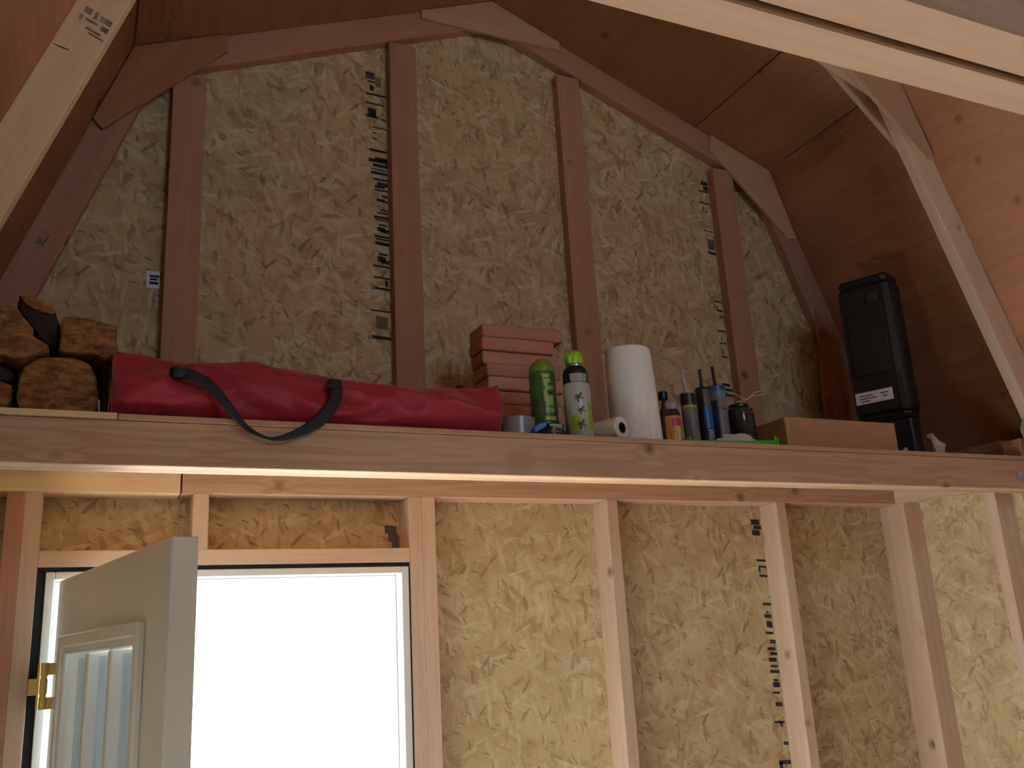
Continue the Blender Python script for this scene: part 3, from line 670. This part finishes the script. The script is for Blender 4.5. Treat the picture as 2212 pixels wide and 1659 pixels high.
# ---- red bag
def fabric(name, col):
    m, nt, b = newmat(name); g = NG(nt)
    b.inputs['Base Color'].default_value = (*col, 1); b.inputs['Roughness'].default_value = .55
    b.inputs['Sheen Weight'].default_value = .3
    tc = g.n('ShaderNodeTexCoord'); n = g.n('ShaderNodeTexNoise'); n.inputs['Scale'].default_value = 12; n.inputs['Detail'].default_value = 3
    g.l(tc.outputs['Object'], n.inputs['Vector'])
    bp = g.n('ShaderNodeBump'); bp.inputs['Strength'].default_value = .35; bp.inputs['Distance'].default_value = .01
    g.l(n.outputs['Fac'], bp.inputs['Height']); g.l(bp.outputs['Normal'], b.inputs['Normal'])
    return m
M_REDF = fabric('red_nylon', (0.36, 0.011, 0.033)); M_STRAP = plain('black_webbing', (0.015, 0.017, 0.022), .7, bump=.3, bscale=900)
top = [(-44.76, 97.96), (-42.82, 97.99), (-41.01, 97.61), (-39.17, 97.39), (-36.18, 97.69), (-33.48, 98.07), (-31.89, 97.64), (-29.47, 97.26), (-25.32, 96.77), (-21.0, 96.44), (-16.49, 96.6), (-12.25, 96.86), (-11.4, 97.1)]
def topz(x):
    if x <= top[0][0]: return top[0][1]
    for (a, za), (b, zb) in zip(top, top[1:]):
        if x <= b: return za + (zb - za) * (x - a) / (b - a)
    return top[-1][1]
def build_bag():
    vs, fs = [], []
    NX, NA = 110, 48
    for i in range(NX + 1):
        t = i / NX; x = -44.75 + t * 33.6
        h = topz(x) - SH; dep = 7.2 - 2.4 * t
        endf = min(1, min(t, 1 - t) * 14 + .0); e_ = math.sqrt(1 - (1 - endf) ** 2) if endf < 1 else 1
        dscale = .35 + .65 * e_
        y0 = -23.6
        for k in range(NA):
            a = 2 * math.pi * k / NA
            c, s_ = math.cos(a), math.sin(a)
            p_ = .62
            yy = math.copysign(abs(c) ** p_, c); zz = math.copysign(abs(s_) ** .8, s_)
            taper = 1 - .32 * max(0, zz)
            y = y0 + dep / 2 + yy * dep / 2 * dscale * taper - (dep / 2) * (1 - dscale) * .5
            z = SH + .02 + h / 2 + zz * h / 2
            w1 = noise.noise(V3((x * .16, y * .35, z * .45 + x * .12))) ; w2 = noise.noise(V3((x * .5 + 9, y * .3, z * .9 - x * .2)))
            fold = abs(noise.noise(V3((x * .11 + z * .28, z * .18 - x * .05, 3.3))))
            dd = .7 * w1 + .3 * w2 + 1.0 * (fold ** .7) - .35
            cr = 0
            for (xa, za, xb, zb, wd_, am) in ((-43.8, 93.2, -38.5, 97.2, .55, -.5), (-42.5, 92.2, -34.5, 95.0, .5, -.45), (-35.5, 96.8, -29.5, 93.0, .6, .35), (-33.0, 97.2, -22.0, 94.6, .5, -.4), (-26.5, 92.4, -18.0, 95.2, .45, .3), (-21.0, 95.8, -12.0, 93.6, .5, -.35), (-15.0, 95.9, -11.6, 93.0, .5, .3), (-31.0, 92.3, -24.0, 93.6, .4, -.3)):
                L2_ = math.hypot(xb - xa, zb - za); tt = ((x - xa) * (xb - xa) + (z - za) * (zb - za)) / L2_ ** 2
                dl = ((x - xa) * (zb - za) - (z - za) * (xb - xa)) / L2_
                ed = max(0, 1 - max(0, -tt, tt - 1) * 5)
                cr += am * math.exp(-(dl / wd_) ** 2) * ed
            dd += cr
            y += (dd if c < 0 else -dd) * abs(c) * .9
            zt = noise.noise(V3((x * .3, 5, y * .4))) * .18 * max(0, zz)
            z += zt
            z = max(z, SH + .02)
            vs.append((x + (0.25 * noise.noise(V3((0, y, z * .5))) if i in (0, NX) else 0), y, z))
    for i in range(NX):
        for k in range(NA):
            k2 = (k + 1) % NA
            fs.append((i * NA + k, i * NA + k2, (i + 1) * NA + k2, (i + 1) * NA + k))
    fs.append(tuple(range(NA))[::-1]); fs.append(tuple(NX * NA + k for k in range(NA)))
    return vs, fs
bag = empty('carrying_bag', (-28, -21, SH)); tag(bag, 'long red nylon carrying bag with a black strap drooping over the shelf edge', 'bag')
vs, fs = build_bag()
body = mesh_obj('bag_body', vs, fs, M_REDF, bag, True, (-28, -21, SH))
def fixn(o):
    bm = bmesh.new(); bm.from_mesh(o.data); bmesh.ops.recalc_face_normals(bm, faces=bm.faces); bm.to_mesh(o.data); bm.free()
fixn(body)
sp = catmull([(-40.2, -23.8, 95.75), (-39.4, -24.15, 95.6), (-38.0, -24.6, 94.9), (-36.9, -24.9, 93.8), (-35.9, -25.05, 92.5), (-34.8, -25.1, 91.2), (-33.7, -25.1, 90.55), (-32.5, -25.1, 90.3), (-30.9, -25.1, 90.75), (-29.3, -25.0, 91.7), (-28.3, -24.8, 92.7), (-27.5, -24.5, 93.9), (-27.2, -24.1, 95.1), (-27.7, -23.7, 95.8)], 5)
nS = len(sp)
wd = []
for i in range(nS):
    t = i / (nS - 1)
    wd.append(.95 if t < .12 else (.95 + (.28 - .95) * min(1, (t - .12) / .38)) if t < .5 else .28 + (1.05 - .28) * min(1, (t - .5) / .2))
torus_arc('strap', [tuple(p) for p in sp], .1, M_STRAP, bag, 8, wd)
for x, z, y in ((-39.95, 95.75, -23.75), (-27.3, 95.55, -23.65)):
    lathe('strap_anchor', (x, y, z - .45), [(.35, 0), (.62, .1), (.68, .5), (.6, .85), (.3, .95)], M_STRAP, bag, 14)
lathe('drawcord_toggle', (-14.8, -21.3, 96.5), [(.1, 0), (.35, .1), (.4, .3), (.2, .5)], M_STRAP, bag, 10)
# side seams / hems
torus_arc('hem', [(-44.7, -23.2 + .3 * k, 92.2 + k * .95) for k in range(7)], .09, M_REDF, bag, 6)

# ---- stack of fir offcuts
random.seed(3)
zc = SH + .01
offs = [(.25, 9.0), (0.0, 9.3), (.15, 9.2), (-.05, 9.3), (-.15, 9.1), (.5, 8.9), (.35, 8.6), (.15, 8.9), (.0, 8.6), (.1, 9.6)]
nb = len(offs)
words = ['lowest', 'second from the bottom', 'third from the bottom', 'fourth from the bottom', 'fifth from the bottom', 'fifth from the top', 'fourth from the top', 'third from the top', 'second from the top', 'topmost']
for i, (dx, L) in enumerate(offs):
    th = 1.47
    o = hboard('wood_block', -8.75 + dx, -8.75 + dx + L, -13.0 + random.uniform(-.3, .3), -9.4, zc, zc + th - .03, M_BLOCK, None, .12)
    extra = ', its right end jutting out' if i == nb - 1 else ''
    tag(o, 'reddish fir offcut, %s in the stack behind the green can%s' % (words[i], extra), 'wood block', 'fir offcuts stacked on the shelf')
    zc += th

# ---- duct tape, tin, aerosol cans
M_TAPE = plain('grey_tape', (0.24, 0.25, 0.29), .28, spec=.7)
M_CARDC = plain('card_core', (0.35, 0.24, 0.14), .9)
tp = empty('duct_tape_roll', (-9.2, -21.6, SH)); tag(tp, 'roll of grey duct tape lying flat beside the end of the red bag', 'tape')
lathe('tape_winding', (-9.2, -21.6, SH + .02), [(1.0, 0), (1.72, 0), (1.72, 1.9), (1.0, 1.9), (1.0, 0)], M_TAPE, tp, 36, cap=False)
lathe('core', (-9.2, -21.6, SH + .02), [(.9, 0), (.99, 0), (.99, 1.95), (.9, 1.95), (.9, 0)], M_CARDC, tp, 30, cap=False)
M_BLUE = plain('blue_reflection_colour', (0.03, 0.25, 0.85), .35)  # bright blue of a reflection, built as a small solid piece
bc = empty('blue_reflection', (-7.8, -23.5, SH)); tag(bc, 'small bright blue piece added for a blue reflection in front of the tape roll', 'reflection_piece')
prism('blue_body', (-8.55, -23.5, 92.15), (.9, 0, .42), (-.42, 0, .9), [(0, .08), (.3, 0), (1.3, .05), (1.65, .2), (1.6, .48), (1.1, .6), (.25, .55)], .45, M_BLUE, bc, .1)
hboard('dark_base', -8.9, -7.5, -23.4, -22.9, SH + .02, SH + .3, M_STRAP, bc, .05)
M_DKTIN = plain('black_tin', (0.02, 0.025, 0.02), .35)
M_PALET = plain('pale_print', (0.45, 0.48, 0.36), .6)
tin = empty('flat_tin', (-6.1, -22.9, SH)); tag(tin, 'low black tin with pale print in front of the green can', 'tin')
lathe('tin_body', (-6.1, -22.4, SH + .02), [(1.25, 0), (1.3, .05), (1.3, .85), (1.34, .88), (1.34, 1.2), (1.28, 1.25)], M_DKTIN, tin, 30)
def wrap(name, c, r, a0, a1, z0, z1, mat, parent, lean=(0, 0), wob=0, n=10, base=SH):
    """thin label patch wrapped round a cylinder centred c (angles in degrees, -90 faces the camera side)"""
    vs, fs = [], []
    for i in range(n + 1):
        a = math.radians(a0 + (a1 - a0) * i / n)
        for z in (z0, z1):
            w_ = wob * math.sin(i * 2.1 + z * 3)
            vs.append((c[0] + r * math.cos(a) + lean[0] * (z - base), c[1] + r * math.sin(a) + lean[1] * (z - base), z + w_))
    for i in range(n): fs.append((2 * i, 2 * i + 2, 2 * i + 3, 2 * i + 1))
    return mesh_obj(name, vs, fs, mat, parent, True, (c[0], c[1], z0))
wrap('label_band', (-6.1, -22.4), 1.355, -120, -60, 92.95, 93.15, M_PALET, tin)
for k in range(5): wrap('lettering', (-6.1, -22.4), 1.36, -105 + k * 11, -98 + k * 11, 92.75, 92.92, M_PALET, tin)
wrap('lettering', (-6.1, -22.4), 1.36, -115, -75, 92.4, 92.5, M_CARDC, tin)
wrap('lettering', (-6.1, -22.4), 1.32, -100, -80, 92.05, 92.2, plain('yellow_ink', (.5, .55, .08), .5), tin)

M_GRN = plain('green_can_paint', (0.055, 0.16, 0.05), .3, spec=.6, var=.25)
M_LIME = plain('lime_ink', (0.32, 0.42, 0.05), .4); M_DGRN = plain('dark_green_ink', (0.015, 0.06, 0.035), .35)
M_TGREEN = plain('clear_green_cap', (0.20, 0.30, 0.03), .25)
gc = empty('aerosol_can', (-5.45, -20.2, SH)); tag(gc, 'green aerosol can with a domed olive cap, standing in front of the wood stack', 'spray can')
cc = (-5.45, -20.2)
lathe('can_body', (*cc, SH + .02), [(1.25, 0), (1.32, .1), (1.32, 6.9), (1.22, 7.15)], M_GRN, gc, 32, lean=(-.012, 0))
lathe('cap', (cc[0] - .087, cc[1], SH + 7.15), [(1.26, 0), (1.26, .35), (1.15, .75), (.9, 1.1), (.5, 1.38), (.25, 1.5)], M_TGREEN, gc, 30)
ln_ = (-.012, 0)
for a0, a1, z0, z1, m, wob in ((-115, -78, 97.9, 98.3, M_LIME, .1), (-104, -66, 97.2, 97.55, M_LIME, .05), (-112, -96, 97.5, 98.0, M_LIME, .05), (-108, -74, 95.6, 96.6, M_LIME, .12), (-112, -70, 94.85, 95.35, M_LIME, .04), (-120, -84, 98.4, 98.8, M_LIME, .1), (-116, -100, 96.0, 97.2, M_LIME, .1), (-118, -62, 94.1, 94.5, M_LIME, .03),
                              (-135, -45, 92.2, 93.95, M_DGRN, 0), (-105, -60, 93.5, 93.8, M_LIME, .06), (-110, -76, 96.75, 97.0, M_DGRN, .03)):
    wrap('label_patch', cc, 1.335 + (.006 if m is M_LIME else 0), a0, a1, z0, z1, m, gc, ln_, wob)

M_CANW = plain('pale_can', (0.42, 0.46, 0.46), .3, spec=.6); M_BLK = plain('gloss_black', (.012, .012, .014), .25); M_CAPG = plain('lime_cap', (0.30, 0.60, 0.02), .3)
M_INSECT = plain('brown_insect_print', (.11, .075, .02), .6); M_YG = plain('yellow_green_ink', (.34, .42, .03), .4); M_SIL = plain('silver', (.5, .5, .55), .25, metal=.8)
s2 = empty('aerosol_can', (-2.65, -22, SH)); tag(s2, 'tall spray can with bright lime cap, black shoulder and insect pictures', 'spray can')
c2 = (-2.68, -22.0); L2 = (-.012, .0)
lathe('can_body', (*c2, SH + .02), [(1.28, 0), (1.34, .1), (1.34, 5.3), (1.27, 5.65)], M_CANW, s2, 32, lean=L2)
lathe('shoulder', (c2[0] - .068, c2[1], SH + 5.67), [(1.27, 0), (1.28, .3), (1.26, 1.1), (1.12, 1.55), (.85, 1.8)], M_BLK, s2, 32, lean=L2)
lathe('collar', (c2[0] - .09, c2[1], SH + 7.47), [(.85, 0), (.85, .15), (.72, .22)], M_SIL, s2, 28)
cap2 = lathe('cap', (c2[0] - .12, c2[1], SH + 7.69), [(.92, 0), (.95, .2), (.95, .75), (.82, 1.15), (.5, 1.42), (.2, 1.5)], M_CAPG, s2, 28)
lathe('nozzle_spout', (c2[0] - .75, c2[1] - .35, SH + 7.7), [(.25, 0), (.38, .1), (.4, .75), (.25, .9)], M_CAPG, s2, 14)
cs = (c2[0] - .075, c2[1])
wrap('label_patch', cs, 1.285, -145, -62, 97.95, 98.55, plain('grey_green_ink', (.30, .34, .26), .5), s2)
wrap('label_patch', cs, 1.285, -140, -66, 97.72, 97.95, plain('grey_violet_ink', (.34, .34, .44), .5), s2)
wrap('label_patch', c2, 1.346, -75, -25, 92.9, 95.6, M_YG, s2, L2); wrap('label_patch', c2, 1.346, -150, -95, 92.7, 94.3, M_YG, s2, L2, .1)
def insect(a, z, s_=1):
    """a small insect silhouette: body, head, wings and legs wrapped on the can"""
    vs, fs = [], []
    def blob(da, dz, ra, rz, rot=0):
        i0 = len(vs)
        for k in range(10):
            t = 2 * math.pi * k / 10; u = ra * math.cos(t); v = rz * math.sin(t)
            uu = u * math.cos(rot) - v * math.sin(rot); vv = u * math.sin(rot) + v * math.cos(rot)
            an = math.radians(a) + (da + uu) * s_ / 1.36
            vs.append((c2[0] + 1.356 * math.cos(an) + L2[0] * (z - SH), c2[1] + 1.356 * math.sin(an), z + (dz + vv) * s_))
        fs.append(tuple(range(i0, i0 + 10)))
    blob(0, 0, .13, .3, -.5); blob(.18, .3, .11, .11); blob(-.2, .05, .22, .07, .6); blob(.25, -.05, .2, .05, -.2); blob(-.05, -.33, .08, .12, .3)
    for q in (-.2, 0, .2): blob(.22, q, .16, .025, q * 2); blob(-.22, q, .16, .025, -q * 2)
    mesh_obj('insect_print', vs, fs, M_INSECT, s2, False, (c2[0], c2[1], z))
insect(-112, 96.1, 1.2); insect(-106, 94.8, 1.05); insect(-110, 93.4, 1.2)

# ---- paper towel and small roll
M_PAPER = plain('paper_towel', (0.86, 0.86, 0.86), .9, bump=.25, bscale=120)
pt = empty('paper_towel_roll', (4.9, -20.5, SH)); tag(pt, 'white paper towel roll standing upright on the shelf', 'paper towel')
prof = [(2.62, 0), (2.62, 2), (2.56, 4), (2.5, 7), (2.42, 9.6), (2.36, 10.35), (2.2, 10.48), (.9, 10.45), (.85, 10.2), (.85, 0.5)]
lathe('towel', (5.15, -19.9, SH + .02), prof, M_PAPER, pt, 40, lean=(-.03, .0))
lathe('core', (5.15, -19.9, SH + .05), [(.72, 0), (.8, 0), (.8, 10.45), (.72, 10.45), (.72, 0)], M_CARDC, pt, 24, lean=(-.03, 0), cap=False)
M_PAPC = plain('cream_paper', (0.70, 0.64, 0.56), .85)
sr = empty('kitchen_roll', (1.2, -22, SH)); tag(sr, 'small cream paper roll lying on its side with its dark hollow end facing out', 'paper roll')
def lying(name, c, prof, mat, parent, ax, n=30, smooth=True):
    o = lathe(name, (0, 0, 0), prof, mat, parent, n, cap=False, smooth=smooth)
    M = Matrix.Translation(V3(c) * S) @ V3(ax).normalized().to_track_quat('Z', 'Y').to_matrix().to_4x4()
    o.matrix_basis = parent.matrix_basis.inverted() @ M
    return o
axr = (-.38, .92, 0)
lying('paper', (1.2, -23.5, SH + 1.18), [(.5, 0), (1.05, 0), (1.15, .12), (1.15, 9), (1.05, 9.05), (.5, 9.05)], M_PAPC, sr, axr)
lying('core', (1.2, -23.5, SH + 1.18), [(.52, -.01), (.58, -.01), (.5, 9), (.52, -.01)], plain('dark_core', (.05, .035, .03), .9), sr, axr)

# ---- bottles and sealant tubes
M_BLKP = plain('black_plastic', (.015, .015, .018), .35); M_DBR = plain('dark_brown_glass', (.05, .015, .02), .2); M_ORG = plain('orange_label', (0.50, 0.24, 0.04), .4)
M_REDL = plain('red_oval', (.42, .03, .05), .4); M_GREYC = plain('grey_cap', (.30, .28, .31), .4); M_CRM = plain('cream_stripe', (.62, .52, .30), .4)
db = empty('squeeze_bottle', (10.6, -17.6, SH)); tag(db, 'dark bottle with a small black cap half hidden behind the paper towel roll', 'bottle')
lathe('bottle_body', (10.4, -17.6, SH + .02), [(.8, 0), (.85, .1), (.85, 4.1), (.5, 4.9), (.3, 5.2), (.22, 6.1)], plain('wine_plastic', (.10, .035, .035), .5), db, 22)
lathe('cap', (10.35, -17.6, SH + 6.1), [(.5, 0), (.52, .1), (.52, .8), (.4, .9)], M_BLKP, db, 16)
ob = empty('lubricant_bottle', (8.3, -22, SH)); tag(ob, 'small dark bottle with orange label, red oval and pale cap', 'bottle')
co = (8.2, -22.0)
lathe('bottle_body', (*co, SH + .02), [(.85, 0), (.9, .08), (.92, 2.9), (.85, 3.2), (.72, 3.55), (.62, 3.7)], M_DBR, ob, 28)
lathe('cap', (*co, SH + 3.72), [(.62, 0), (.64, .1), (.64, .65), (.55, .75)], M_GREYC, ob, 24)
wrap('label', co, .935, -178, -2, 92.2, 94.95, M_ORG, ob); wrap('label_oval', co, .945, -128, -58, 93.9, 94.65, M_REDL, ob)
wrap('label_stripe', co, .943, -100, -78, 92.3, 93.8, M_CRM, ob)

def tube(c, r, h, lean, bodym, name_l, bands, nozm, noz=(.3, .16, 2.0), capm=None, nl=None):
    t = empty('sealant_tube', (c[0], c[1], c[2])); tag(t, name_l, 'sealant tube', 'sealant tubes standing in the green tray')
    lathe('tube_body', c, [(r * .97, 0), (r, .06), (r, h - .1), (r * .93, h)], bodym, t, 26, lean=lean)
    tx, ty = c[0] + lean[0] * h, c[1] + lean[1] * h
    lathe('nozzle', (tx, ty, c[2] + h), [(noz[0], 0), (noz[0], .25), (noz[0] * .7, .4), (noz[1], noz[2])], nozm, t, 14, lean=nl or lean)
    for z0, z1, a0, a1, m in bands:
        wrap('label_band', (c[0], c[1]), r + .012 + (.006 if a1 - a0 < 100 else 0), a0, a1, c[2] + z0, c[2] + z1, m, t, lean, 0, 14, c[2])
    return t
M_TG = plain('tube_grey', (.17, .17, .18), .45); M_YEL = plain('yellow_band', (.45, .38, .03), .5); M_NZW = plain('pale_nozzle', (.42, .38, .42), .5)
M_BL = plain('tube_blue', (.005, .11, .38), .35); M_BRG = plain('tube_olive', (.12, .09, .07), .5); M_LBL = plain('light_blue', (.10, .26, .42), .35); M_NAVY = plain('navy', (.01, .03, .09), .4)
M_WINK = plain('white_ink', (.5, .52, .56), .5); M_NZB = plain('black_nozzle', (.025, .018, .03), .5)
TB = SH + .12
tube((11.55, -20.6, TB), .82, 5.9, (-.03, .0), M_TG, 'grey sealant tube with a pale curved nozzle and yellow ring', ((4.55, 5.75, -180, 0, M_BLKP), (4.25, 4.5, -180, 0, M_YEL)), M_NZW, (.42, .12, 2.7), nl=(-.12, .0))
t2 = tube((13.45, -20.7, TB), .78, 6.6, (-.02, .0), M_BLKP, 'blue and black sealant tube with white lettering and black nozzle', ((4.5, 6.3, -125, -65, M_BRG), (2.05, 4.45, -135, -50, M_BL), (.2, 1.95, -130, -55, M_NAVY)), M_NZB, (.22, .17, 2.1))
for k in range(7):
    z = .45 + k * .22
    wrap('lettering', (13.45, -20.7), .82, -115, -72, TB + z, TB + z + .09, M_WINK, t2, (-.02, 0), .03, 6, TB)
t3 = tube((16.3, -19.3, TB), .98, 7.35, (-.015, .0), M_TG, 'tall grey sealant tube with a blue top band and black nozzle', ((6.75, 7.25, -180, 0, M_BL), (6.0, 6.7, -125, -10, M_LBL), (.2, 5.6, -180, -128, M_NAVY), (4.6, 4.75, -180, 0, M_BLKP)), M_NZB, (.25, .18, 2.3), nl=(-.05, 0))

jr = empty('ribbed_jar', (19.6, -19, TB)); tag(jr, 'squat black ribbed jar with a pale blue highlight, wire loop on its lid', 'jar')
lathe('jar_body', (19.6, -18.9, TB), [(1.5, 0), (1.55, .1), (1.55, .9), (1.48, 1.0), (1.55, 1.1), (1.55, 2.1), (1.48, 2.2), (1.55, 2.3), (1.54, 4.2), (1.45, 4.9), (1.1, 5.2)], plain('dark_jar', (.022, .026, .022), .15), jr, 30, lean=(-.05, 0))
lathe('lid', (19.35, -18.9, TB + 5.2), [(1.1, 0), (1.12, .3), (.7, .42)], M_BLKP, jr, 26)
for z in (93.7, 94.4, 95.1, 95.9, 96.5): wrap('label_line', (19.6, -18.9), 1.565, -82, -50, z, z + .07, plain('olive_ink', (.14, .14, .10), .5), jr, (-.05, 0), .04)
M_WIRE = plain('white_wire', (.55, .50, .46), .5)
tw = catmull([(18.0, -19.6, 98.9), (18.6, -19.8, 98.55), (19.3, -20, 98.15), (20.0, -20, 98.2), (20.9, -20, 98.9), (21.9, -20, 99.15), (22.8, -20, 99.1), (21.9, -20, 98.75), (21.0, -20, 98.6), (20.5, -20, 98.45), (19.6, -20, 98.0), (18.6, -20, 97.75), (18.2, -20, 97.7)], 5)
wr_ = torus_arc('wire_loop', [tuple(p) for p in tw], .055, M_WIRE, jr, 6); wr_['label'] = 'twisted white wire'
hb = empty('marker_pen', (18.6, -16.5, SH)); tag(hb, 'black stick standing upright behind the dark jar', 'tool')
lathe('pen_body', (18.9, -16.4, SH + .1), [(.3, 0), (.3, 7.0), (.45, 7.0), (.45, 7.5)], M_BLKP, hb, 12)
hboard('cross_bar', 17.9, 19.9, -16.6, -16.2, SH + 7.5, SH + 7.8, M_BLKP, hb, .05)

# tray (shallow, bright green, turned slightly)
M_TRAY = plain('green_plastic', (0.09, 0.52, 0.03), .35)
def build_tray():
    t = empty('tray', (15, -20, SH)); tag(t, 'shallow bright green plastic tray holding the sealant tubes', 'tray')
    ang = math.radians(10.5); U = V3((math.cos(ang), math.sin(ang), 0)); Vv = V3((-math.sin(ang), math.cos(ang), 0))
    O = V3((8.9, -23.9, SH + .01)); Lx, Ly = 13.2, 8.5
    prism('tray_base', O, U, Vv, rect(0, 0, Lx, Ly), .09, M_TRAY, t, .03)
    for nm, a, b, c, d, h in (('rim', 0, Ly - .22, Lx, Ly, .6), ('rim', 0, .22, .22, Ly - .22, .5), ('rim', Lx - .22, .22, Lx, Ly - .22, .7)):
        prism(nm, O + V3((0, 0, .09)), U, Vv, rect(a, b, c, d), h, M_TRAY, t, .05)
    prism('rim', O + V3((0, 0, .09)) + Vv * .22, U, V3((0, 0, 1)), [(0, 0), (Lx, 0), (Lx, 1.15), (Lx * .45, .42), (0, .12)], .22, M_TRAY, t, .04)
    prism('corner_lug', O + U * (Lx - .9), U, V3((0, 0, 1)), [(0, .3), (.9, 0), (1.25, .1), (1.3, 1.5), (.75, 1.75), (.55, .9)], -.35, M_TRAY, t, .08)
    return t
build_tray()
# crumpled white rag
def crumple(name, c, rx, ry, rz, seed, mat, label, cat, thr=.6, floor=None):
    bm = bmesh.new(); bmesh.ops.create_icosphere(bm, subdivisions=4, radius=1)
    for v in bm.verts:
        n = noise.noise(v.co * 1.7 + V3((seed, 0, 0))); n2 = noise.noise(v.co * 4 + V3((0, seed, 0)))
        f_ = 1 + thr * n + .25 * abs(n2)
        p = v.co * f_
        v.co = V3((p.x * rx, p.y * ry, p.z * rz)) * S
        if floor is not None: v.co.z = max(v.co.z, (floor - c[2]) * S)
    me = bpy.data.meshes.new(name); bm.to_mesh(me); bm.free()
    for p in me.polygons: p.use_smooth = True
    o = link(name, me, mat, None, Matrix.Translation(V3(c) * S)); tag(o, label, cat); return o
M_RAG = plain('white_rag', (.50, .50, .52), .85)
crumple('rag', (16.6, -21.45, SH + .95), 2.3, .45, .75, 2.2, M_RAG, 'crumpled whitish rag lying in the green tray before the dark jar', 'rag', .35, SH + .12)

# ---- cardboard box
M_CARD = plain('cardboard', (0.44, 0.24, 0.13), .85, bump=.1, bscale=200, var=.06)
cb = empty('cardboard_box', (30.8, -20, SH)); tag(cb, 'low brown cardboard box standing on the shelf at the right', 'box')
hboard('box_front', 22.75, 38.85, -22.15, -22.0, SH + .02, 95.75, M_CARD, cb, .03)
hboard('box_back', 22.75, 38.85, -14.0, -13.85, SH + .02, 95.7, M_CARD, cb, .03)
yboard('box_side', 22.75, 22.9, -21.98, -14.02, SH + .02, 95.7, M_CARD, cb, .03)
yboard('box_side', 38.7, 38.85, -21.98, -14.02, SH + .02, 95.7, M_CARD, cb, .03)
prism('box_base', (22.92, -21.98, SH + .02), (1, 0, 0), (0, 1, 0), rect(0, 0, 15.76, 7.96), .15, M_CARD, cb, 0)
for y0, y1 in ((-21.95, -18.05), (-17.95, -14.05)):
    prism('flap', (22.92, y0, 95.62), (1, 0, 0), (0, 1, 0), rect(0, 0, 15.76, y1 - y0), .12, M_CARD, cb, .02)

# ---- black case standing on a black tub
M_CASE = plain('black_case_plastic', (.010, .011, .012), .42, bump=.15, bscale=500); M_CASE2 = plain('case_sheen', (.03, .035, .045), .25)  # second colour: bluish sheen put into the latch and corner ridge
cz0, cz1 = 97.85, 116.55
case = empty('carrying_case', (43, -17, cz0)); tag(case, 'tall black plastic case standing against the roof with a white label', 'case')
cA = V3((41.35, -14.0, 0)); cB = V3((44.3, -20.1, 0)); cd = (cB - cA).normalized(); cn = V3((-cd.y, cd.x, 0))   # cn -> +x side
def cpt(u, n, z): return cA + cd * u + cn * n + V3((0, 0, z))
Lc = (cB - cA).length
def plan(inset=0): return [(inset, 0), (Lc - .6, 0), (Lc, .5), (Lc + .2, 3.4 - inset), (Lc - .8, 5.2), (.6, 5.2)]
prism('case_body', cpt(0, 0, cz0 + .6), cd, cn, plan(), cz1 - cz0 - 1.8, M_CASE, case, .35)
prism('case_lid', cpt(.15, .1, cz1 - 1.15), cd, cn, [(a * .96, b * .96) for a, b in plan()], 1.1, M_CASE, case, .4)
prism('case_foot', cpt(.25, .2, cz0), cd, cn, [(a * .93, b * .93) for a, b in plan()], .6, M_CASE, case, .15)
prism('case_panel', cpt(.9, -.12, 103.5), cd, V3((0, 0, 1)), rect(0, 0, Lc - 2.2, 9.2), .13 * (1 if cd.cross(V3((0, 0, 1))).dot(cn) > 0 else -1) * -1, M_CASE, case, .1)
prism('latch', cpt(Lc * .55, -.15, 112.6), cd, V3((0, 0, 1)), rect(0, 0, 1.5, 1.5), .2, M_CASE2, case, .08)
prism('corner_ridge', cpt(Lc - 1.0, -.1, 98.4), cd, V3((0, 0, 1)), rect(0, 0, .8, 4.5), .16, M_CASE2, case, .08)
lb = prism('paper_label', cpt(.45, -.16, 99.95), cd, V3((0, 0, 1)), rect(0, 0, 4.6, 1.5), .03, plain('white_label', (.80, .77, .80), .6), case, 0); lb['label'] = 'white paper label'
for k, (u0, u1, z) in enumerate(((.5, 2.2, 100.9), (.4, 2.6, 100.55), (3.1, 4.1, 100.9), (3.4, 3.9, 100.5), (.6, 1.8, 100.2))):
    prism('print', cpt(.45 + u0, -.2, z), cd, V3((0, 0, 1)), rect(0, 0, u1 - u0, .14), .01, M_INKF, lb, 0)
tub = empty('storage_tub', (43, -17, SH)); tag(tub, 'black plastic tub under the tall case, mostly behind the cardboard box', 'tub')
prism('tub_body', cpt(.5, .4, SH + .02), cd, cn, [(0, 0), (Lc - .8, 0), (Lc - .5, 2.4), (0, 4.4)], cz0 - SH - .3, M_CASE, tub, .2)
prism('tub_rim', cpt(.35, .25, cz0 - .28), cd, cn, [(0, 0), (Lc - .5, 0), (Lc - .2, 2.7), (0, 4.7)], .27, M_CASE, tub, .08)

# ---- paper scraps
M_SCR = plain('paper_scrap', (.55, .48, .44), .8)
def scrap(name, pts, y, th, label, dy=0):
    o = xz_member(name, pts, y, y + th, M_SCR, None, .06)
    sub = bmesh.new(); sub.from_mesh(o.data); bmesh.ops.triangulate(sub, faces=sub.faces)
    bmesh.ops.subdivide_edges(sub, edges=sub.edges, cuts=2, use_grid_fill=True)
    for v in sub.verts:
        v.co.z += noise.noise(v.co * 60) * .012
    sub.to_mesh(o.data); sub.free()
    for p in o.data.polygons: p.use_smooth = True
    tag(o, label, 'paper'); return o
scrap('paper_scrap', [(47.3, 92.1), (48.3, 92.1), (49.2, 94.0), (48.1, 94.5), (47.75, 95.15), (46.95, 95.45), (46.9, 94.85), (47.35, 94.2)], -20.0, .5, 'twisted upright white paper scrap on the shelf right of the black tub')
scrap('paper_scrap', [(43.2, 92.06), (44.9, 92.06), (44.8, 92.4), (43.9, 92.5)], -21.5, .6, 'flat white paper scrap lying at the foot of the upright scrap')
scrap('paper_scrap', [(40.9, 92.4), (41.9, 92.15), (42.2, 92.5), (41.2, 93.3)], -20.9, .3, 'small grey scrap leaning at the right foot of the black tub')
